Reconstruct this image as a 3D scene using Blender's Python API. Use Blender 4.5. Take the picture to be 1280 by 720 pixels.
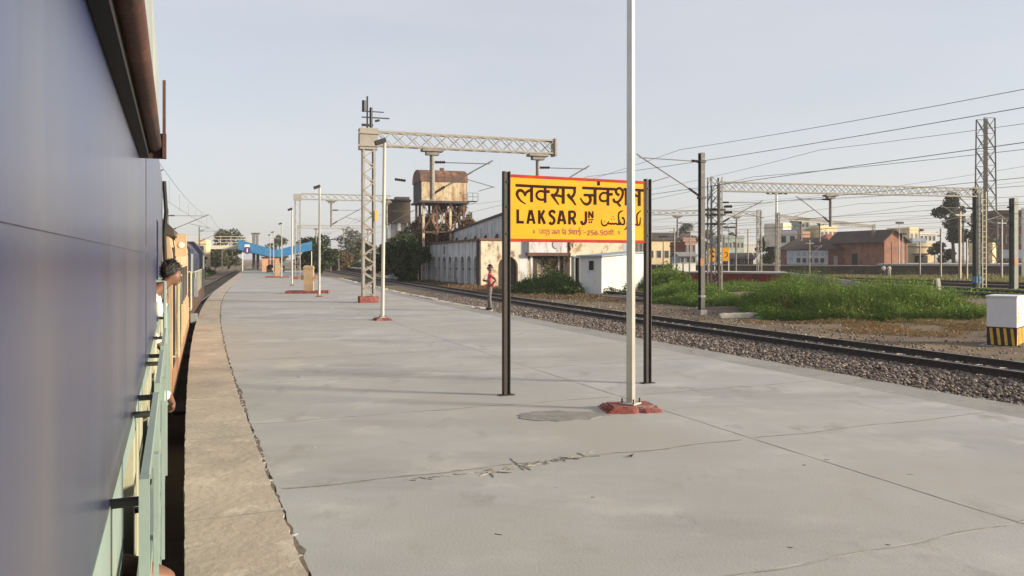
import bpy, bmesh, math, random
import numpy as np
from mathutils import Vector, Matrix
random.seed(7); RNG = np.random.default_rng(7)
S = bpy.context.scene
for o in list(bpy.data.objects): bpy.data.objects.remove(o)
C = S.collection
R = math.radians
# ---------------------------------------------------------------- camera, sky, sun, exposure
F = 1000.0                                  # focal length in photo pixels (1280 wide)
EYE = 1.95                                  # camera height above the platform
cam = bpy.data.cameras.new('camera'); camo = bpy.data.objects.new('camera', cam); C.objects.link(camo)
camo.location = (0, 0, EYE); camo.rotation_euler = (R(90), 0, 0)
cam.sensor_width = 36; cam.lens = 36 * F / 1280; cam.shift_y = -36 / 1280
cam.clip_start = 0.05; cam.clip_end = 6000
S.camera = camo
SUN_EL, SUN_AZ = R(15), R(101)              # azimuth clockwise from +Y
w = bpy.data.worlds.new('World'); S.world = w; w.use_nodes = True
wn = w.node_tree; bg = wn.nodes['Background']
sky = wn.nodes.new('ShaderNodeTexSky'); sky.sky_type = 'NISHITA'; sky.sun_disc = False
sky.sun_elevation = SUN_EL; sky.sun_rotation = SUN_AZ
sky.air_density = 1.0; sky.dust_density = 2.2; sky.ozone_density = 1.5; sky.altitude = 200
hz = wn.nodes.new('ShaderNodeMix'); hz.data_type = 'RGBA'; hz.inputs[0].default_value = .66   # thin high haze whitens the clear sky
wn.links.new(sky.outputs[0], hz.inputs[6]); hz.inputs[7].default_value = (4.4, 4.32, 4.5, 1)
tcw = wn.nodes.new('ShaderNodeTexCoord'); mpw = wn.nodes.new('ShaderNodeMapping'); mpw.inputs['Scale'].default_value = (1.2, 1.2, 5); nzw = wn.nodes.new('ShaderNodeTexNoise'); nzw.inputs['Scale'].default_value = 1.6; nzw.inputs['Detail'].default_value = 5
mrw = wn.nodes.new('ShaderNodeMapRange'); mrw.inputs[1].default_value = .3; mrw.inputs[2].default_value = .7; mrw.inputs[3].default_value = .58; mrw.inputs[4].default_value = .74
wn.links.new(tcw.outputs['Generated'], mpw.inputs[0]); wn.links.new(mpw.outputs[0], nzw.inputs[0]); wn.links.new(nzw.outputs[0], mrw.inputs[0]); wn.links.new(mrw.outputs[0], hz.inputs[0])
wn.links.new(hz.outputs[2], bg.inputs[0]); bg.inputs[1].default_value = 0.092
sl = bpy.data.lights.new('sun', 'SUN'); so = bpy.data.objects.new('sun', sl); C.objects.link(so)
sl.energy = 4.4; sl.angle = R(8); sl.color = (1.0, 0.86, 0.66)
sd = Vector((math.sin(SUN_AZ) * math.cos(SUN_EL), math.cos(SUN_AZ) * math.cos(SUN_EL), math.sin(SUN_EL)))
so.rotation_euler = sd.to_track_quat('Z', 'Y').to_euler(); so.location = (60, -20, 40)
S.view_settings.view_transform = 'Standard'; S.view_settings.look = 'None'
S.view_settings.exposure = 1.0; S.view_settings.gamma = 1; S.view_settings.use_curve_mapping = False
S.cycles.use_denoising = True
S.cycles.max_bounces = 6; S.cycles.diffuse_bounces = 3; S.cycles.glossy_bounces = 3; S.cycles.transparent_max_bounces = 4
# ---------------------------------------------------------------- frames
SA, CA = .3888, .9213                       # heading of the line we stand beside
def curve(t): return 0.0 if t < 0 else (t * t / 1200 if t < 55 else 2.521 + .09167 * (t - 55))
def P(t, r, z=0.0):
    q = r + curve(t); return Vector((-SA * t + CA * q, CA * t + SA * q, z))
def tr(X, Y):
    t = -X * SA + Y * CA; return t, X * CA + Y * SA - curve(t)
def G(u, v, z=0.0):
    Y = (EYE - z) * F / (v - 324); return Vector(((u - 640) / F * Y, Y, z))
def A(u, Y, z=0.0): return Vector(((u - 640) / F * Y, Y, z))
def Z(v, Y): return EYE + (324 - v) / F * Y
def smooth01(x): x = min(1, max(0, x)); return x * x * (3 - 2 * x)
def ground_z(X, Y):
    t, r = tr(X, Y); return -.9 + .5 * smooth01((r - 24) / 14)
# ---------------------------------------------------------------- materials
def NN(nt, typ, **k):
    n = nt.nodes.new(typ)
    for a, b in k.items(): setattr(n, a, b)
    return n
def mixc(nt, fac, a, b, mode='MIX'):
    m = NN(nt, 'ShaderNodeMix', data_type='RGBA', blend_type=mode)
    for s, v in ((m.inputs[0], fac), (m.inputs[6], a), (m.inputs[7], b)):
        if hasattr(v, 'is_linked'): nt.links.new(v, s)
        elif isinstance(v, (int, float)): s.default_value = v
        else: s.default_value = (*v, 1)
    return m.outputs[2]
def noise(nt, vec, scale, detail=4, rough=.6):
    n = NN(nt, 'ShaderNodeTexNoise'); n.inputs['Scale'].default_value = scale
    n.inputs['Detail'].default_value = detail; n.inputs['Roughness'].default_value = rough
    nt.links.new(vec, n.inputs['Vector']); return n.outputs[0]
def ramp(nt, fac, lo, hi, a=0.0, b=1.0):
    m = NN(nt, 'ShaderNodeMapRange'); nt.links.new(fac, m.inputs[0])
    for i, v in zip((1, 2, 3, 4), (lo, hi, a, b)): m.inputs[i].default_value = v
    return m.outputs[0]
MC = {}
def mat(name, col, rough=.8, var=.2, scale=3.0, stains=(), bump=0.0, bscale=30.0, metal=0.0, stretch=(1, 1, 1), world=False, spec=.5, coat=0.0):
    """stains: (colour, noise scale, lo, hi, stretch) wear patches; var: tone variation."""
    if name in MC: return MC[name]
    m = bpy.data.materials.new(name); m.use_nodes = True; nt = m.node_tree
    b = nt.nodes['Principled BSDF']; b.inputs['Roughness'].default_value = rough; b.inputs['Metallic'].default_value = metal
    b.inputs['Specular IOR Level'].default_value = spec
    if coat: b.inputs['Coat Weight'].default_value = coat; b.inputs['Coat Roughness'].default_value = .25
    if world: vec0 = NN(nt, 'ShaderNodeNewGeometry').outputs['Position']
    else: vec0 = NN(nt, 'ShaderNodeTexCoord').outputs['Object']
    def mp(st):
        k = NN(nt, 'ShaderNodeMapping'); k.inputs['Scale'].default_value = st
        nt.links.new(vec0, k.inputs['Vector']); return k.outputs[0]
    vec = mp(stretch)
    f = noise(nt, vec, scale, 5)
    c = mixc(nt, ramp(nt, f, .3, .7), tuple(x * (1 - var) for x in col), tuple(min(1, x * (1 + var)) for x in col))
    for s in stains:
        sc, ss, lo, hi = s[:4]; st = s[4] if len(s) > 4 else (1, 1, 1)
        c = mixc(nt, ramp(nt, noise(nt, mp(st), ss, 6, .65), lo, hi), c, sc)
    nt.links.new(c, b.inputs['Base Color'])
    if bump:
        bp = NN(nt, 'ShaderNodeBump'); bp.inputs['Strength'].default_value = bump; bp.inputs['Distance'].default_value = .02
        nt.links.new(noise(nt, vec, bscale, 4), bp.inputs['Height']); nt.links.new(bp.outputs[0], b.inputs['Normal'])
    MC[name] = m; return m
def leafmat(name, a, b_, scale=1.5):
    if name in MC: return MC[name]
    m = bpy.data.materials.new(name); m.use_nodes = True; nt = m.node_tree
    p = nt.nodes['Principled BSDF']; p.inputs['Roughness'].default_value = .65; p.inputs['Specular IOR Level'].default_value = .25
    g = NN(nt, 'ShaderNodeNewGeometry')
    c1 = mixc(nt, ramp(nt, noise(nt, g.outputs['Position'], scale, 3), .35, .65), a, b_)
    c2 = mixc(nt, g.outputs['Random Per Island'], tuple(x * .6 for x in a), tuple(min(1, x * 1.35) for x in b_))
    c = mixc(nt, .5, c1, c2)
    nt.links.new(c, p.inputs['Base Color'])
    tl = NN(nt, 'ShaderNodeBsdfTranslucent'); nt.links.new(c, tl.inputs[0])
    mx = NN(nt, 'ShaderNodeMixShader'); mx.inputs[0].default_value = .25
    nt.links.new(p.outputs[0], mx.inputs[1]); nt.links.new(tl.outputs[0], mx.inputs[2])
    nt.links.new(mx.outputs[0], nt.nodes['Material Output'].inputs[0])
    MC[name] = m; return m
# ---------------------------------------------------------------- mesh builder
class MB:
    def __init__(s): s.v, s.f, s.m, s.k = [], [], [], 0
    def add(s, vs, fs):
        n = len(s.v); s.v += [tuple(v) for v in vs]
        for f in fs: s.f.append([i + n for i in f]); s.m.append(s.k)
        return s
    def box(s, c, d, rz=0.0, M=None):
        x, y, z = (q / 2 for q in d)
        vs = [Vector((i, j, k)) for i in (-x, x) for j in (-y, y) for k in (-z, z)]
        Q = M if M is not None else Matrix.Rotation(rz, 3, 'Z')
        vs = [Q @ v + Vector(c) for v in vs]
        return s.add(vs, [(0, 1, 3, 2), (4, 6, 7, 5), (0, 4, 5, 1), (2, 3, 7, 6), (0, 2, 6, 4), (1, 5, 7, 3)])
    def b2(s, lo, hi):
        return s.box([(a + b) / 2 for a, b in zip(lo, hi)], [b - a for a, b in zip(lo, hi)])
    def bar(s, p, q, w_, h_=None, up=(0, 0, 1)):
        p, q = Vector(p), Vector(q); d = (q - p)
        if d.length < 1e-6: return s
        x = d.normalized(); u = Vector(up)
        if abs(x.dot(u)) > .98: u = Vector((0, 1, 0)) if abs(x.y) < .9 else Vector((1, 0, 0))
        y = u.cross(x).normalized(); z = x.cross(y)
        M = Matrix((x, y, z)).transposed()
        return s.box((p + q) / 2, (d.length, w_, h_ or w_), M=M)
    def tube(s, pts, r, n=8, caps=True):
        pts = [Vector(p) for p in pts]; N = len(pts); rs = r if hasattr(r, '__len__') else [r] * N
        vs, fs = [], []
        ref = None
        for i, p in enumerate(pts):
            d = (pts[min(i + 1, N - 1)] - pts[max(i - 1, 0)]).normalized()
            if ref is None: ref = Vector((0, 0, 1)) if abs(d.z) < .9 else Vector((1, 0, 0))
            y = ref.cross(d).normalized(); x = d.cross(y); ref = x
            for k in range(n):
                an = 2 * math.pi * k / n; vs.append(p + (x * math.cos(an) + y * math.sin(an)) * rs[i])
        for i in range(N - 1):
            for k in range(n): fs.append((i * n + k, i * n + (k + 1) % n, (i + 1) * n + (k + 1) % n, (i + 1) * n + k))
        if caps: fs += [tuple(range(n))[::-1], tuple((N - 1) * n + k for k in range(n))]
        return s.add(vs, fs)
    def prism(s, poly, z0, z1, fr=None):
        """2-D polygon extruded along the frame's third axis; fr maps (x,y,z) to a point."""
        fr = fr or (lambda x, y, z: (x, y, z)); n = len(poly)
        vs = [fr(x, y, z0) for x, y in poly] + [fr(x, y, z1) for x, y in poly]
        fs = [tuple(range(n))[::-1], tuple(range(n, 2 * n))] + [(i, (i + 1) % n, n + (i + 1) % n, n + i) for i in range(n)]
        return s.add(vs, fs)
    def ell(s, c, r, nu=12, nv=8, M=None):
        vs, fs = [], []
        for j in range(nv + 1):
            th = math.pi * j / nv
            for i in range(nu):
                ph = 2 * math.pi * i / nu
                q = Vector((r[0] * math.sin(th) * math.cos(ph), r[1] * math.sin(th) * math.sin(ph), r[2] * math.cos(th)))
                if M is not None: q = M @ q
                vs.append(q + Vector(c))
        for j in range(nv):
            for i in range(nu): fs.append((j * nu + i, (j + 1) * nu + i, (j + 1) * nu + (i + 1) % nu, j * nu + (i + 1) % nu))
        return s.add(vs, fs)
    def mesh(s, name, ms, smooth=False):
        me = bpy.data.meshes.new(name); me.from_pydata(s.v, [], s.f)
        for m in (ms if isinstance(ms, (list, tuple)) else [ms]): me.materials.append(m)
        if any(s.m): me.polygons.foreach_set('material_index', s.m)
        bm = bmesh.new(); bm.from_mesh(me); bmesh.ops.recalc_face_normals(bm, faces=bm.faces); bm.to_mesh(me); bm.free()
        if smooth: me.polygons.foreach_set('use_smooth', [True] * len(me.polygons))
        return me
    def build(s, name, ms, parent=None, smooth=False, loc=None):
        return link(name, s.mesh(name, ms, smooth), parent, loc)
def link(name, me, parent=None, loc=None, rz=0.0):
    o = bpy.data.objects.new(name, me); C.objects.link(o)
    if parent is not None: o.parent = parent
    if loc is not None: o.location = loc
    if rz: o.rotation_euler.z = rz
    return o
def npmesh(name, verts, faces, m, smooth=False):
    """fast mesh: verts (N,3), faces (M,k)"""
    me = bpy.data.meshes.new(name); n, k = faces.shape
    me.vertices.add(len(verts)); me.vertices.foreach_set('co', np.asarray(verts, np.float32).ravel())
    me.loops.add(n * k); me.loops.foreach_set('vertex_index', faces.astype(np.int32).ravel())
    me.polygons.add(n); me.polygons.foreach_set('loop_start', np.arange(0, n * k, k, dtype=np.int32))
    me.update(calc_edges=True); me.materials.append(m)
    if smooth: me.polygons.foreach_set('use_smooth', [True] * n)
    return me
def tag(o, label=None, cat=None, group=None, kind=None):
    for k, v in (('label', label), ('category', cat), ('group', group), ('kind', kind)):
        if v: o[k] = v
    return o
def thing(name, label, cat, loc=(0, 0, 0), rz=0.0, group=None):
    o = bpy.data.objects.new(name, None); C.objects.link(o); o.empty_display_size = .2
    o.location = loc; o.rotation_euler.z = rz
    return tag(o, label, cat, group)
def dup(root, loc, rz=None, label=None):
    r = root.copy(); C.objects.link(r); r.location = loc
    if rz is not None: r.rotation_euler.z = rz
    if label: r['label'] = label
    for ch in list(root.children):
        c = ch.copy(); C.objects.link(c); c.parent = r
        for g in list(ch.children):
            d = g.copy(); C.objects.link(d); d.parent = c
    return r
HEAD = math.atan2(CA, -SA)                   # world angle of the line's direction at t=0
def heading(t):
    a, b = P(t - .5, 0), P(t + .5, 0); return math.atan2(b.y - a.y, b.x - a.x)
# ---------------------------------------------------------------- leaf scatter
def leaf_np(cent, size, up=.3, asp=1.7, rng=RNG):
    """little random quads (rhombs) at the centres: verts, faces"""
    n = len(cent); a = rng.normal(size=(n, 3)); a[:, 2] *= .7; a /= np.linalg.norm(a, axis=1)[:, None]
    b = rng.normal(size=(n, 3)); b[:, 2] += up; b -= a * (a * b).sum(1)[:, None]; b /= np.linalg.norm(b, axis=1)[:, None] + 1e-9
    s = (size * rng.uniform(.6, 1.4, n))[:, None]
    v = np.stack([cent - a * s * asp * .5, cent + b * s * .5, cent + a * s * asp * .5, cent - b * s * .5], 1).reshape(-1, 3)
    f = np.arange(4 * n).reshape(-1, 4); return v, f
def clumps(n, blobs, rng=RNG):
    """points in ellipsoid shells: blobs = [(c, (rx,ry,rz))]"""
    wts = np.array([b[1][0] * b[1][1] * b[1][2] for b in blobs]) ** .7; wts /= wts.sum()
    out = []
    for (c, r_), k in zip(blobs, rng.multinomial(n, wts)):
        d = rng.normal(size=(k, 3)); d /= np.linalg.norm(d, axis=1)[:, None]
        q = rng.uniform(.35, 1.08, k) ** .6
        out.append(np.array(c) + d * q[:, None] * np.array(r_))
    return np.concatenate(out)
# ================================================================ GROUND
earth = mat('earth', (.105, .068, .042), .95, .3, .35, [((.17, .115, .065), .12, .45, .62), ((.05, .036, .026), .5, .50, .68), ((.10, .105, .04), .22, .52, .68)], .7, 9, world=True)
xs = np.concatenate([[-4000, -1500, -600, -300], np.arange(-200, -40, 10), np.arange(-40, 60, 1.5), np.arange(60, 260, 10), [300, 600, 1500, 4000]])
ys = np.concatenate([[-300, -60], np.arange(-20, 70, 1.5), np.arange(70, 260, 10), [300, 500, 900, 2000, 5000]])
gv = []
for y in ys:
    for x in xs: gv.append((x, y, ground_z(x, y) + (random.uniform(-.05, .05) if abs(x) < 60 and y < 70 else 0)))
nx = len(xs); ii = np.arange(nx - 1); jj = np.arange(len(ys) - 1)
gf = np.array([[j * nx + i, j * nx + i + 1, (j + 1) * nx + i + 1, (j + 1) * nx + i] for j in jj for i in ii])
tag(link('ground', npmesh('ground', np.array(gv), gf, earth, True)), kind='structure')

# ================================================================ PLATFORM (our own)
LE, RE = .05, 10.4                            # left and right edges
conc = mat('platform_concrete', (.318, .322, .316), .8, .15, .45, [((.235, .235, .227), .35, .5, .66, (.6, 1.4, 1)), ((.42, .40, .36), .9, .55, .7), ((.215, .205, .185), 1.3, .57, .72, (1.5, .8, 1)), ((.30, .285, .258), .16, .42, .6), ((.22, .205, .18), 14, .66, .78)], .15, 45, world=True)
copm = mat('coping_concrete', (.365, .312, .248), .88, .13, .9, [((.265, .235, .195), .8, .48, .65), ((.25, .21, .165), 7, .62, .76, (.5, 1.8, 1)), ((.46, .41, .335), 2.5, .55, .7)], .5, 14, world=True)
edgm = mat('edge_cement', (.235, .23, .215), .9, .2, .8, [((.16, .155, .145), 1.6, .5, .68), ((.34, .33, .3), 5, .6, .7)], .5, 30, world=True)
coremat = mat('platform_masonry', (.105, .085, .07), .95, .3, 2, [((.05, .042, .038), .9, .45, .65)], .6, 20, world=True)
def strip(r0, r1, t0, t1, z0, z1, m, name, parent, step=2.0, jag0=0.0, jag1=0.0, seed=0):
    """slab following the curve; jag = raggedness of its two long edges"""
    rg = random.Random(seed); n = max(1, int(math.ceil((t1 - t0) / step))); top, bot = [], []
    b = MB()
    for i in range(n + 1):
        t = t0 + (t1 - t0) * i / n
        a0 = r0 + (rg.uniform(-jag0, jag0) if jag0 else 0); a1 = r1 + (rg.uniform(-jag1, jag1) if jag1 else 0)
        top += [P(t, a0, z1), P(t, a1, z1)]; bot += [P(t, a0, z0), P(t, a1, z0)]
    k = len(top); vs = top + bot; fs = []
    for i in range(n):
        q = 2 * i
        fs += [(q, q + 1, q + 3, q + 2), (k + q, k + q + 2, k + q + 3, k + q + 1), (q, q + 2, k + q + 2, k + q), (q + 1, k + q + 1, k + q + 3, q + 3)]
    fs += [(0, k, k + 1, 1), (k - 2, k - 1, 2 * k - 1, 2 * k - 2)]
    b.add(vs, fs); return b.build(name, m, parent)
plat = strip(LE + .04, RE - .03, -12, 210, -1.0, -.07, coremat, 'platform', None, 3); tag(plat, kind='structure')
JT = [-11, -5, -2, 1, 4.0, 7.0, 9.9, 13.1, 16.2, 19.2, 22.4, 25.5, 28.5, 31.6, 34.6, 37.7, 41, 45, 50, 56, 63, 71, 80, 90, 102, 116, 132, 160, 210]
for i in range(len(JT) - 1):
    a, b = JT[i] + .005, JT[i + 1] - .005
    dz = 0.0
    strip(.752, 5.7517, a, b, -.08, dz, conc, 'slab', plat, .09 if b < 20 else (.3 if b < 40 else 1.2), .011 if b < 40 else 0, .001, i)
    strip(5.7523, 9.55, a, b, -.08, 0.0, conc, 'slab', plat, 1.0, .002, .01, 90 + i)
LT = [-11, -4, -1, 1.6, 4.1, 6.35, 9.2, 11.9, 15, 18, 21.4, 24.6, 28, 31.5, 35, 40, 46, 53, 61, 70, 82, 96, 115, 140, 210]
for i in range(len(LT) - 1):
    a, b = LT[i] + .003, LT[i + 1] - .003
    strip(LE - .015, .724, a, b, -.085, random.uniform(.006, .018) if i != 4 else .022, copm, 'coping_slab', plat, .09 if b < 20 else (.3 if b < 40 else 1.2), .006, .012 if b < 40 else 0, 30 + i)
for i, (a, b) in enumerate([(-11, 3), (3, 9.5), (9.5, 16), (16, 23), (23, 31), (31, 42), (42, 56), (56, 75), (75, 110), (110, 210)]):
    strip(9.562, RE, a + .004, b - .004, -.1, -.012, edgm, 'edge_slab', plat, .4 if b < 60 else 2, .012, .05 if b < 60 else 0, 60 + i)
# rough pale stones bedded along the outer edge, beyond the standing man
stm = mat('edge_stone', (.42, .39, .34), .9, .25, 4, [((.25, .23, .2), 5, .5, .7)], .6, 25, world=True)
rg = random.Random(5)
for i in range(46):
    t = 29.0 + i * 1.18 + rg.uniform(-.2, .2); L = rg.uniform(.5, .95)
    b = MB(); n = 5; pts = []
    for k, (x, y) in enumerate([(-L, -.12), (-.2 * L, -.17), (L, -.13), (L * .9, .15), (.1, .17), (-L * .9, .13)]):
        pts.append((x * .5 + rg.uniform(-.05, .05), y + rg.uniform(-.03, .03)))
    b.prism(pts, -.08, .03 + rg.uniform(-.02, .03)); b.build('edge_stone', stm, plat)
    o = C.objects[-1]; o.location = P(t, RE + .12, -.02); o.rotation_euler.z = heading(t) + rg.uniform(-.08, .08)
# dirt packed into the joints and the long crack
def seam(pts, wd, z, m, seed, br=.5):
    g = random.Random(seed); b = MB(); vs = []; off = 0.0
    for i, p in enumerate(pts):
        d = (pts[min(i + 1, len(pts) - 1)] - pts[max(i - 1, 0)]).normalized(); n = Vector((-d.y, d.x, 0)); off = off * .8 + g.uniform(-1, 1) * wd * .4
        k = wd * (g.uniform(.5, 1.5) if g.random() > .12 else g.uniform(1.3, 1.9)) * .5
        vs += [p + n * (off + k) + Vector((0, 0, z)), p + n * (off - k) + Vector((0, 0, z))]
    b.add(vs, [(2 * i, 2 * i + 1, 2 * i + 3, 2 * i + 2) for i in range(len(pts) - 1)]); return b.build('joint_dirt', m, plat)
sm1 = mat('seam_dirt', (.20, .188, .168), .95, .3, 6, [((.27, .255, .23), 5, .45, .6)], world=True); sm2 = mat('seam_dust', (.25, .238, .215), .95, .2, 6, [((.33, .315, .29), 2, .45, .6)], world=True)
sm3 = mat('crack_dirt', (.11, .09, .07), .95, .35, 9, world=True)
seam([P(-4 + k * .12, .738) for k in range(520)], .040, .0025, sm3, 1)
seam([P(2 + k * .2, 5.752) for k in range(290)], .013, .003, sm2, 2)
for i, t in enumerate(JT[3:20]):
    strong = abs(t - 7) < .1; seam([P(t + .02 * math.sin(k * .7 + i), .8 + k * .12) for k in range(41)], .024 if strong else .012, .0035, sm1 if strong or i % 3 == 2 else sm2, 10 + i)
    seam([P(t + .02 * math.sin(k * .5 + i), 5.8 + k * .14) for k in range(27)], .014, .0035, sm1 if strong else sm2, 40 + i)
for i, t in enumerate(LT[2:16]): seam([P(t, .06 + k * .06) for k in range(12)], .014, .0225, sm1, 70 + i)
# darker mortar patch with the lamp post's shadow painted in, and the chipped transverse joint
patm = mat('mortar_and_shadow', (.19, .182, .167), .9, .22, 3, [((.27, .255, .235), 4, .5, .68)], .5, 40, world=True)
def blob(name, c, rx, ry, rz, m, z, n=26, jag=.12, seed=1):
    g = random.Random(seed); pts = []
    for k in range(n):
        a = 2 * math.pi * k / n; q = 1 + g.uniform(-jag, jag); x, y = rx * q * math.cos(a), ry * q * math.sin(a)
        pts.append((c.x + x * math.cos(rz) - y * math.sin(rz), c.y + x * math.sin(rz) + y * math.cos(rz)))
    b = MB(); b.prism(pts, -.01, z); return b.build(name, m, plat)
c0 = G(698, 520); blob('patch_and_shadow', c0, .50, .33, .1, patm, .007, 30, .09, 3)
c0 = G(742, 518); blob('patch_and_shadow', c0, .24, .10, -.1, patm, .005, 20, .2, 4)  # near lamp post's cast shadow painted as a dark patch
dkm = mat('joint_grime', (.15, .14, .125), .95, .3, 9, [((.33, .31, .28), 9, .45, .6)], .5, 40, world=True)
rg = random.Random(11)
b = MB()
def chip(u, v, du, dv, wd):
    p, q = G(u, v), G(u + du, v + dv); d = (q - p); nrm = Vector((-d.y, d.x, 0)).normalized() * wd
    pts = [p, p + d * .3 + nrm * rg.uniform(.6, 1), p + d * .7 + nrm * rg.uniform(.4, 1), q, p + d * .6 - nrm * rg.uniform(.3, .8), p + d * .25 - nrm * rg.uniform(.3, .9)]
    b.prism([(k.x, k.y) for k in pts], -.004, .0055)
for x in range(0, 30):
    u = 600 + x * 4.4 + rg.uniform(-2, 2); chip(u, 592 - (u - 600) * .18 + rg.uniform(-2.5, 2.5), rg.uniform(8, 22), rg.uniform(-4, 2), rg.uniform(.004, .022))
for (u, v, du, dv) in [(638, 573, 17, 15), (600, 595, 14, -5), (613, 591, 4, 6), (700, 571, 7, 6), (722, 566, 9, 5), (563, 590, 14, -3), (652, 582, 12, 6)]: chip(u, v, du, dv, .012)
for x in range(16):
    u = 505 + x * 6; chip(u, 600 - (u - 505) * .1 + rg.uniform(-1.5, 1.5), rg.uniform(6, 14), rg.uniform(-2, 1), .004)
tag(b.build('joint_chips', dkm, plat), kind='stuff')
b = MB()
for k in range(34):       # small dark chips and scuffs elsewhere
    u, v = rg.uniform(360, 1180), rg.uniform(400, 690)
    if G(u, v).length > 26: continue
    if rg.random() < .6: chip(u, v, rg.uniform(2, 9), rg.uniform(-2, 2), rg.uniform(.002, .008))
for (u, v) in [(785, 571), (787, 570), (731, 436), (700, 447), (865, 440), (832, 456), (905, 462)]: chip(u, v, 6, -2, .012)
for k in range(60):       # debris in the long crack
    t = rg.uniform(2, 26); p = P(t, .737 + rg.uniform(-.015, .015)); b.box((p.x, p.y, .004), (rg.uniform(.02, .07), rg.uniform(.01, .03), .014), rg.uniform(0, 3))
tag(b.build('surface_chips', dkm, plat), kind='stuff')

# ================================================================ TRACKS
railm = mat('rail_steel', (.022, .016, .014), .7, .3, 6, [((.05, .03, .02), 5, .5, .7)], world=True)
railtop = mat('rail_top', (.32, .30, .28), .32, .1, 6, metal=.9, world=True)
slpm = mat('concrete_sleeper', (.30, .285, .26), .9, .2, 3, [((.17, .14, .11), 4, .5, .65)], .4, 25)
balm = mat('ballast_stone', (.21, .175, .16), .95, .3, 5, world=True)
balb = mat('ballast_bed', (.10, .078, .066), .97, .35, 9, [((.18, .145, .125), 14, .5, .62), ((.055, .042, .036), 11, .55, .68)], 1.0, 22, world=True)
def rail_mesh(r, t0, t1, zt, step):
    prof = [(-.036, 0), (.036, 0), (.036, -.045), (.012, -.06), (.012, -.15), (.07, -.165), (.07, -.18), (-.07, -.18), (-.07, -.165), (-.012, -.15), (-.012, -.06), (-.036, -.045)]
    n = int((t1 - t0) / step) + 1; b = MB(); vs = []
    for i in range(n + 1):
        t = t0 + (t1 - t0) * i / n
        for x, z in prof: vs.append(P(t, r + x, zt + z))
    k = len(prof)
    for i in range(n):
        for j in range(k):
            b.f.append([i * k + j, i * k + (j + 1) % k, (i + 1) * k + (j + 1) % k, (i + 1) * k + j]); b.m.append(1 if j == 0 else 0)
    b.v = vs; return b
sl_b = MB()
sl_b.prism([(-.13, 0), (.13, 0), (.10, .2), (-.10, .2)], -1.35, 1.35, lambda x, y, z: (x, z, y)); sl_me = sl_b.mesh('sleeper', slpm)
def track(r, t0, t1, zt, s0=None, s1=None, bed=True, step=2.5, sp=.65):
    root = bpy.data.objects.new('railway_track', None); C.objects.link(root); tag(root, kind='structure')
    for s in (-.838, .838): rail_mesh(r + s, t0, t1, zt, step).build('rail', [railm, railtop], root)
    if s0 is not None:
        t = s0
        while t < s1:
            link('sleeper', sl_me, root, P(t, r, zt - .395), heading(t) + random.uniform(-.01, .01)); t += sp
    if bed:
        b = MB(); n = int((t1 - t0) / 3) + 1; vs = []
        for i in range(n + 1):
            t = t0 + (t1 - t0) * i / n
            g = P(t, r, 0); gz = ground_z(g.x, g.y)
            for x, z in ((-2.6, gz - .05), (-1.65, zt - .235), (1.65, zt - .235), (2.6, gz - .05)): vs.append(P(t, r + x, z))
        for i in range(n):
            for j in range(3): b.f.append([i * 4 + j, i * 4 + j + 1, i * 4 + 5 + j, i * 4 + 4 + j]); b.m.append(0)
        b.v = vs; b.build('ballast_bed', balb, root, True)
    return root
R1 = 18.5
t1_ = track(R1, -6, 230, -.62, 7, 100, True)
track(-1.77, -14, 230, -.72, 44, 130, True)
track(29.6, 38, 200, -.55, 39, 75, True)
for r_ in (45.5, 51.5, 60, 68): track(r_, 0, 220, -.16, 20 if r_ < 55 else None, 60, True, 4)
# loose stone between the platform edge and the first track
def stones(name, area, n, size, m, seed=0):
    """area(rng,n) -> positions (n,3); each stone an irregular octahedron"""
    g = np.random.default_rng(seed); c = area(g, n)
    base = np.array([(1, 0, 0), (-1, 0, 0), (0, 1, 0), (0, -1, 0), (0, 0, 1), (0, 0, -1)], float)
    s = size * g.uniform(.55, 1.3, (n, 1, 1)) * g.uniform(.6, 1.3, (n, 6, 1))
    q = base[None] * s * np.array([1, 1, .75]); an = g.uniform(0, 6.28, n); ca_, sa_ = np.cos(an)[:, None], np.sin(an)[:, None]
    tz = g.uniform(-.5, .5, n)[:, None]
    x = q[..., 0] * ca_ - q[..., 1] * sa_; y = q[..., 0] * sa_ + q[..., 1] * ca_
    v = np.stack([x, y * np.cos(tz) - q[..., 2] * np.sin(tz), y * np.sin(tz) + q[..., 2] * np.cos(tz)], -1) + c[:, None]
    f0 = np.array([(0, 2, 4), (2, 1, 4), (1, 3, 4), (3, 0, 4), (2, 0, 5), (1, 2, 5), (3, 1, 5), (0, 3, 5)])
    f = (f0[None] + 6 * np.arange(n)[:, None, None]).reshape(-1, 3)
    return tag(link(name, npmesh(name, v.reshape(-1, 3), f, m)), kind='stuff')
def NPP(t, q, z):
    cv = np.where(t < 55, np.where(t < 0, 0, t * t / 1200), 2.521 + .09167 * (t - 55)); r = q + cv
    return np.stack([-SA * t + CA * r, CA * t + SA * r, z], -1)
def rstone(name, lab):
    m = bpy.data.materials.new(name); m.use_nodes = True; nt = m.node_tree; p = nt.nodes['Principled BSDF']; p.inputs['Roughness'].default_value = .95
    g = NN(nt, 'ShaderNodeNewGeometry'); cr = NN(nt, 'ShaderNodeValToRGB'); nt.links.new(g.outputs['Random Per Island'], cr.inputs[0])
    e = cr.color_ramp.elements; e[0].color = (*lab[0], 1); e[1].color = (*lab[2], 1); k = e.new(.5); k.color = (*lab[1], 1)
    nt.links.new(cr.outputs[0], p.inputs['Base Color']); return m
stm2 = rstone('loose_ballast', [(.052, .040, .034), (.125, .098, .083), (.28, .235, .205)])
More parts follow.
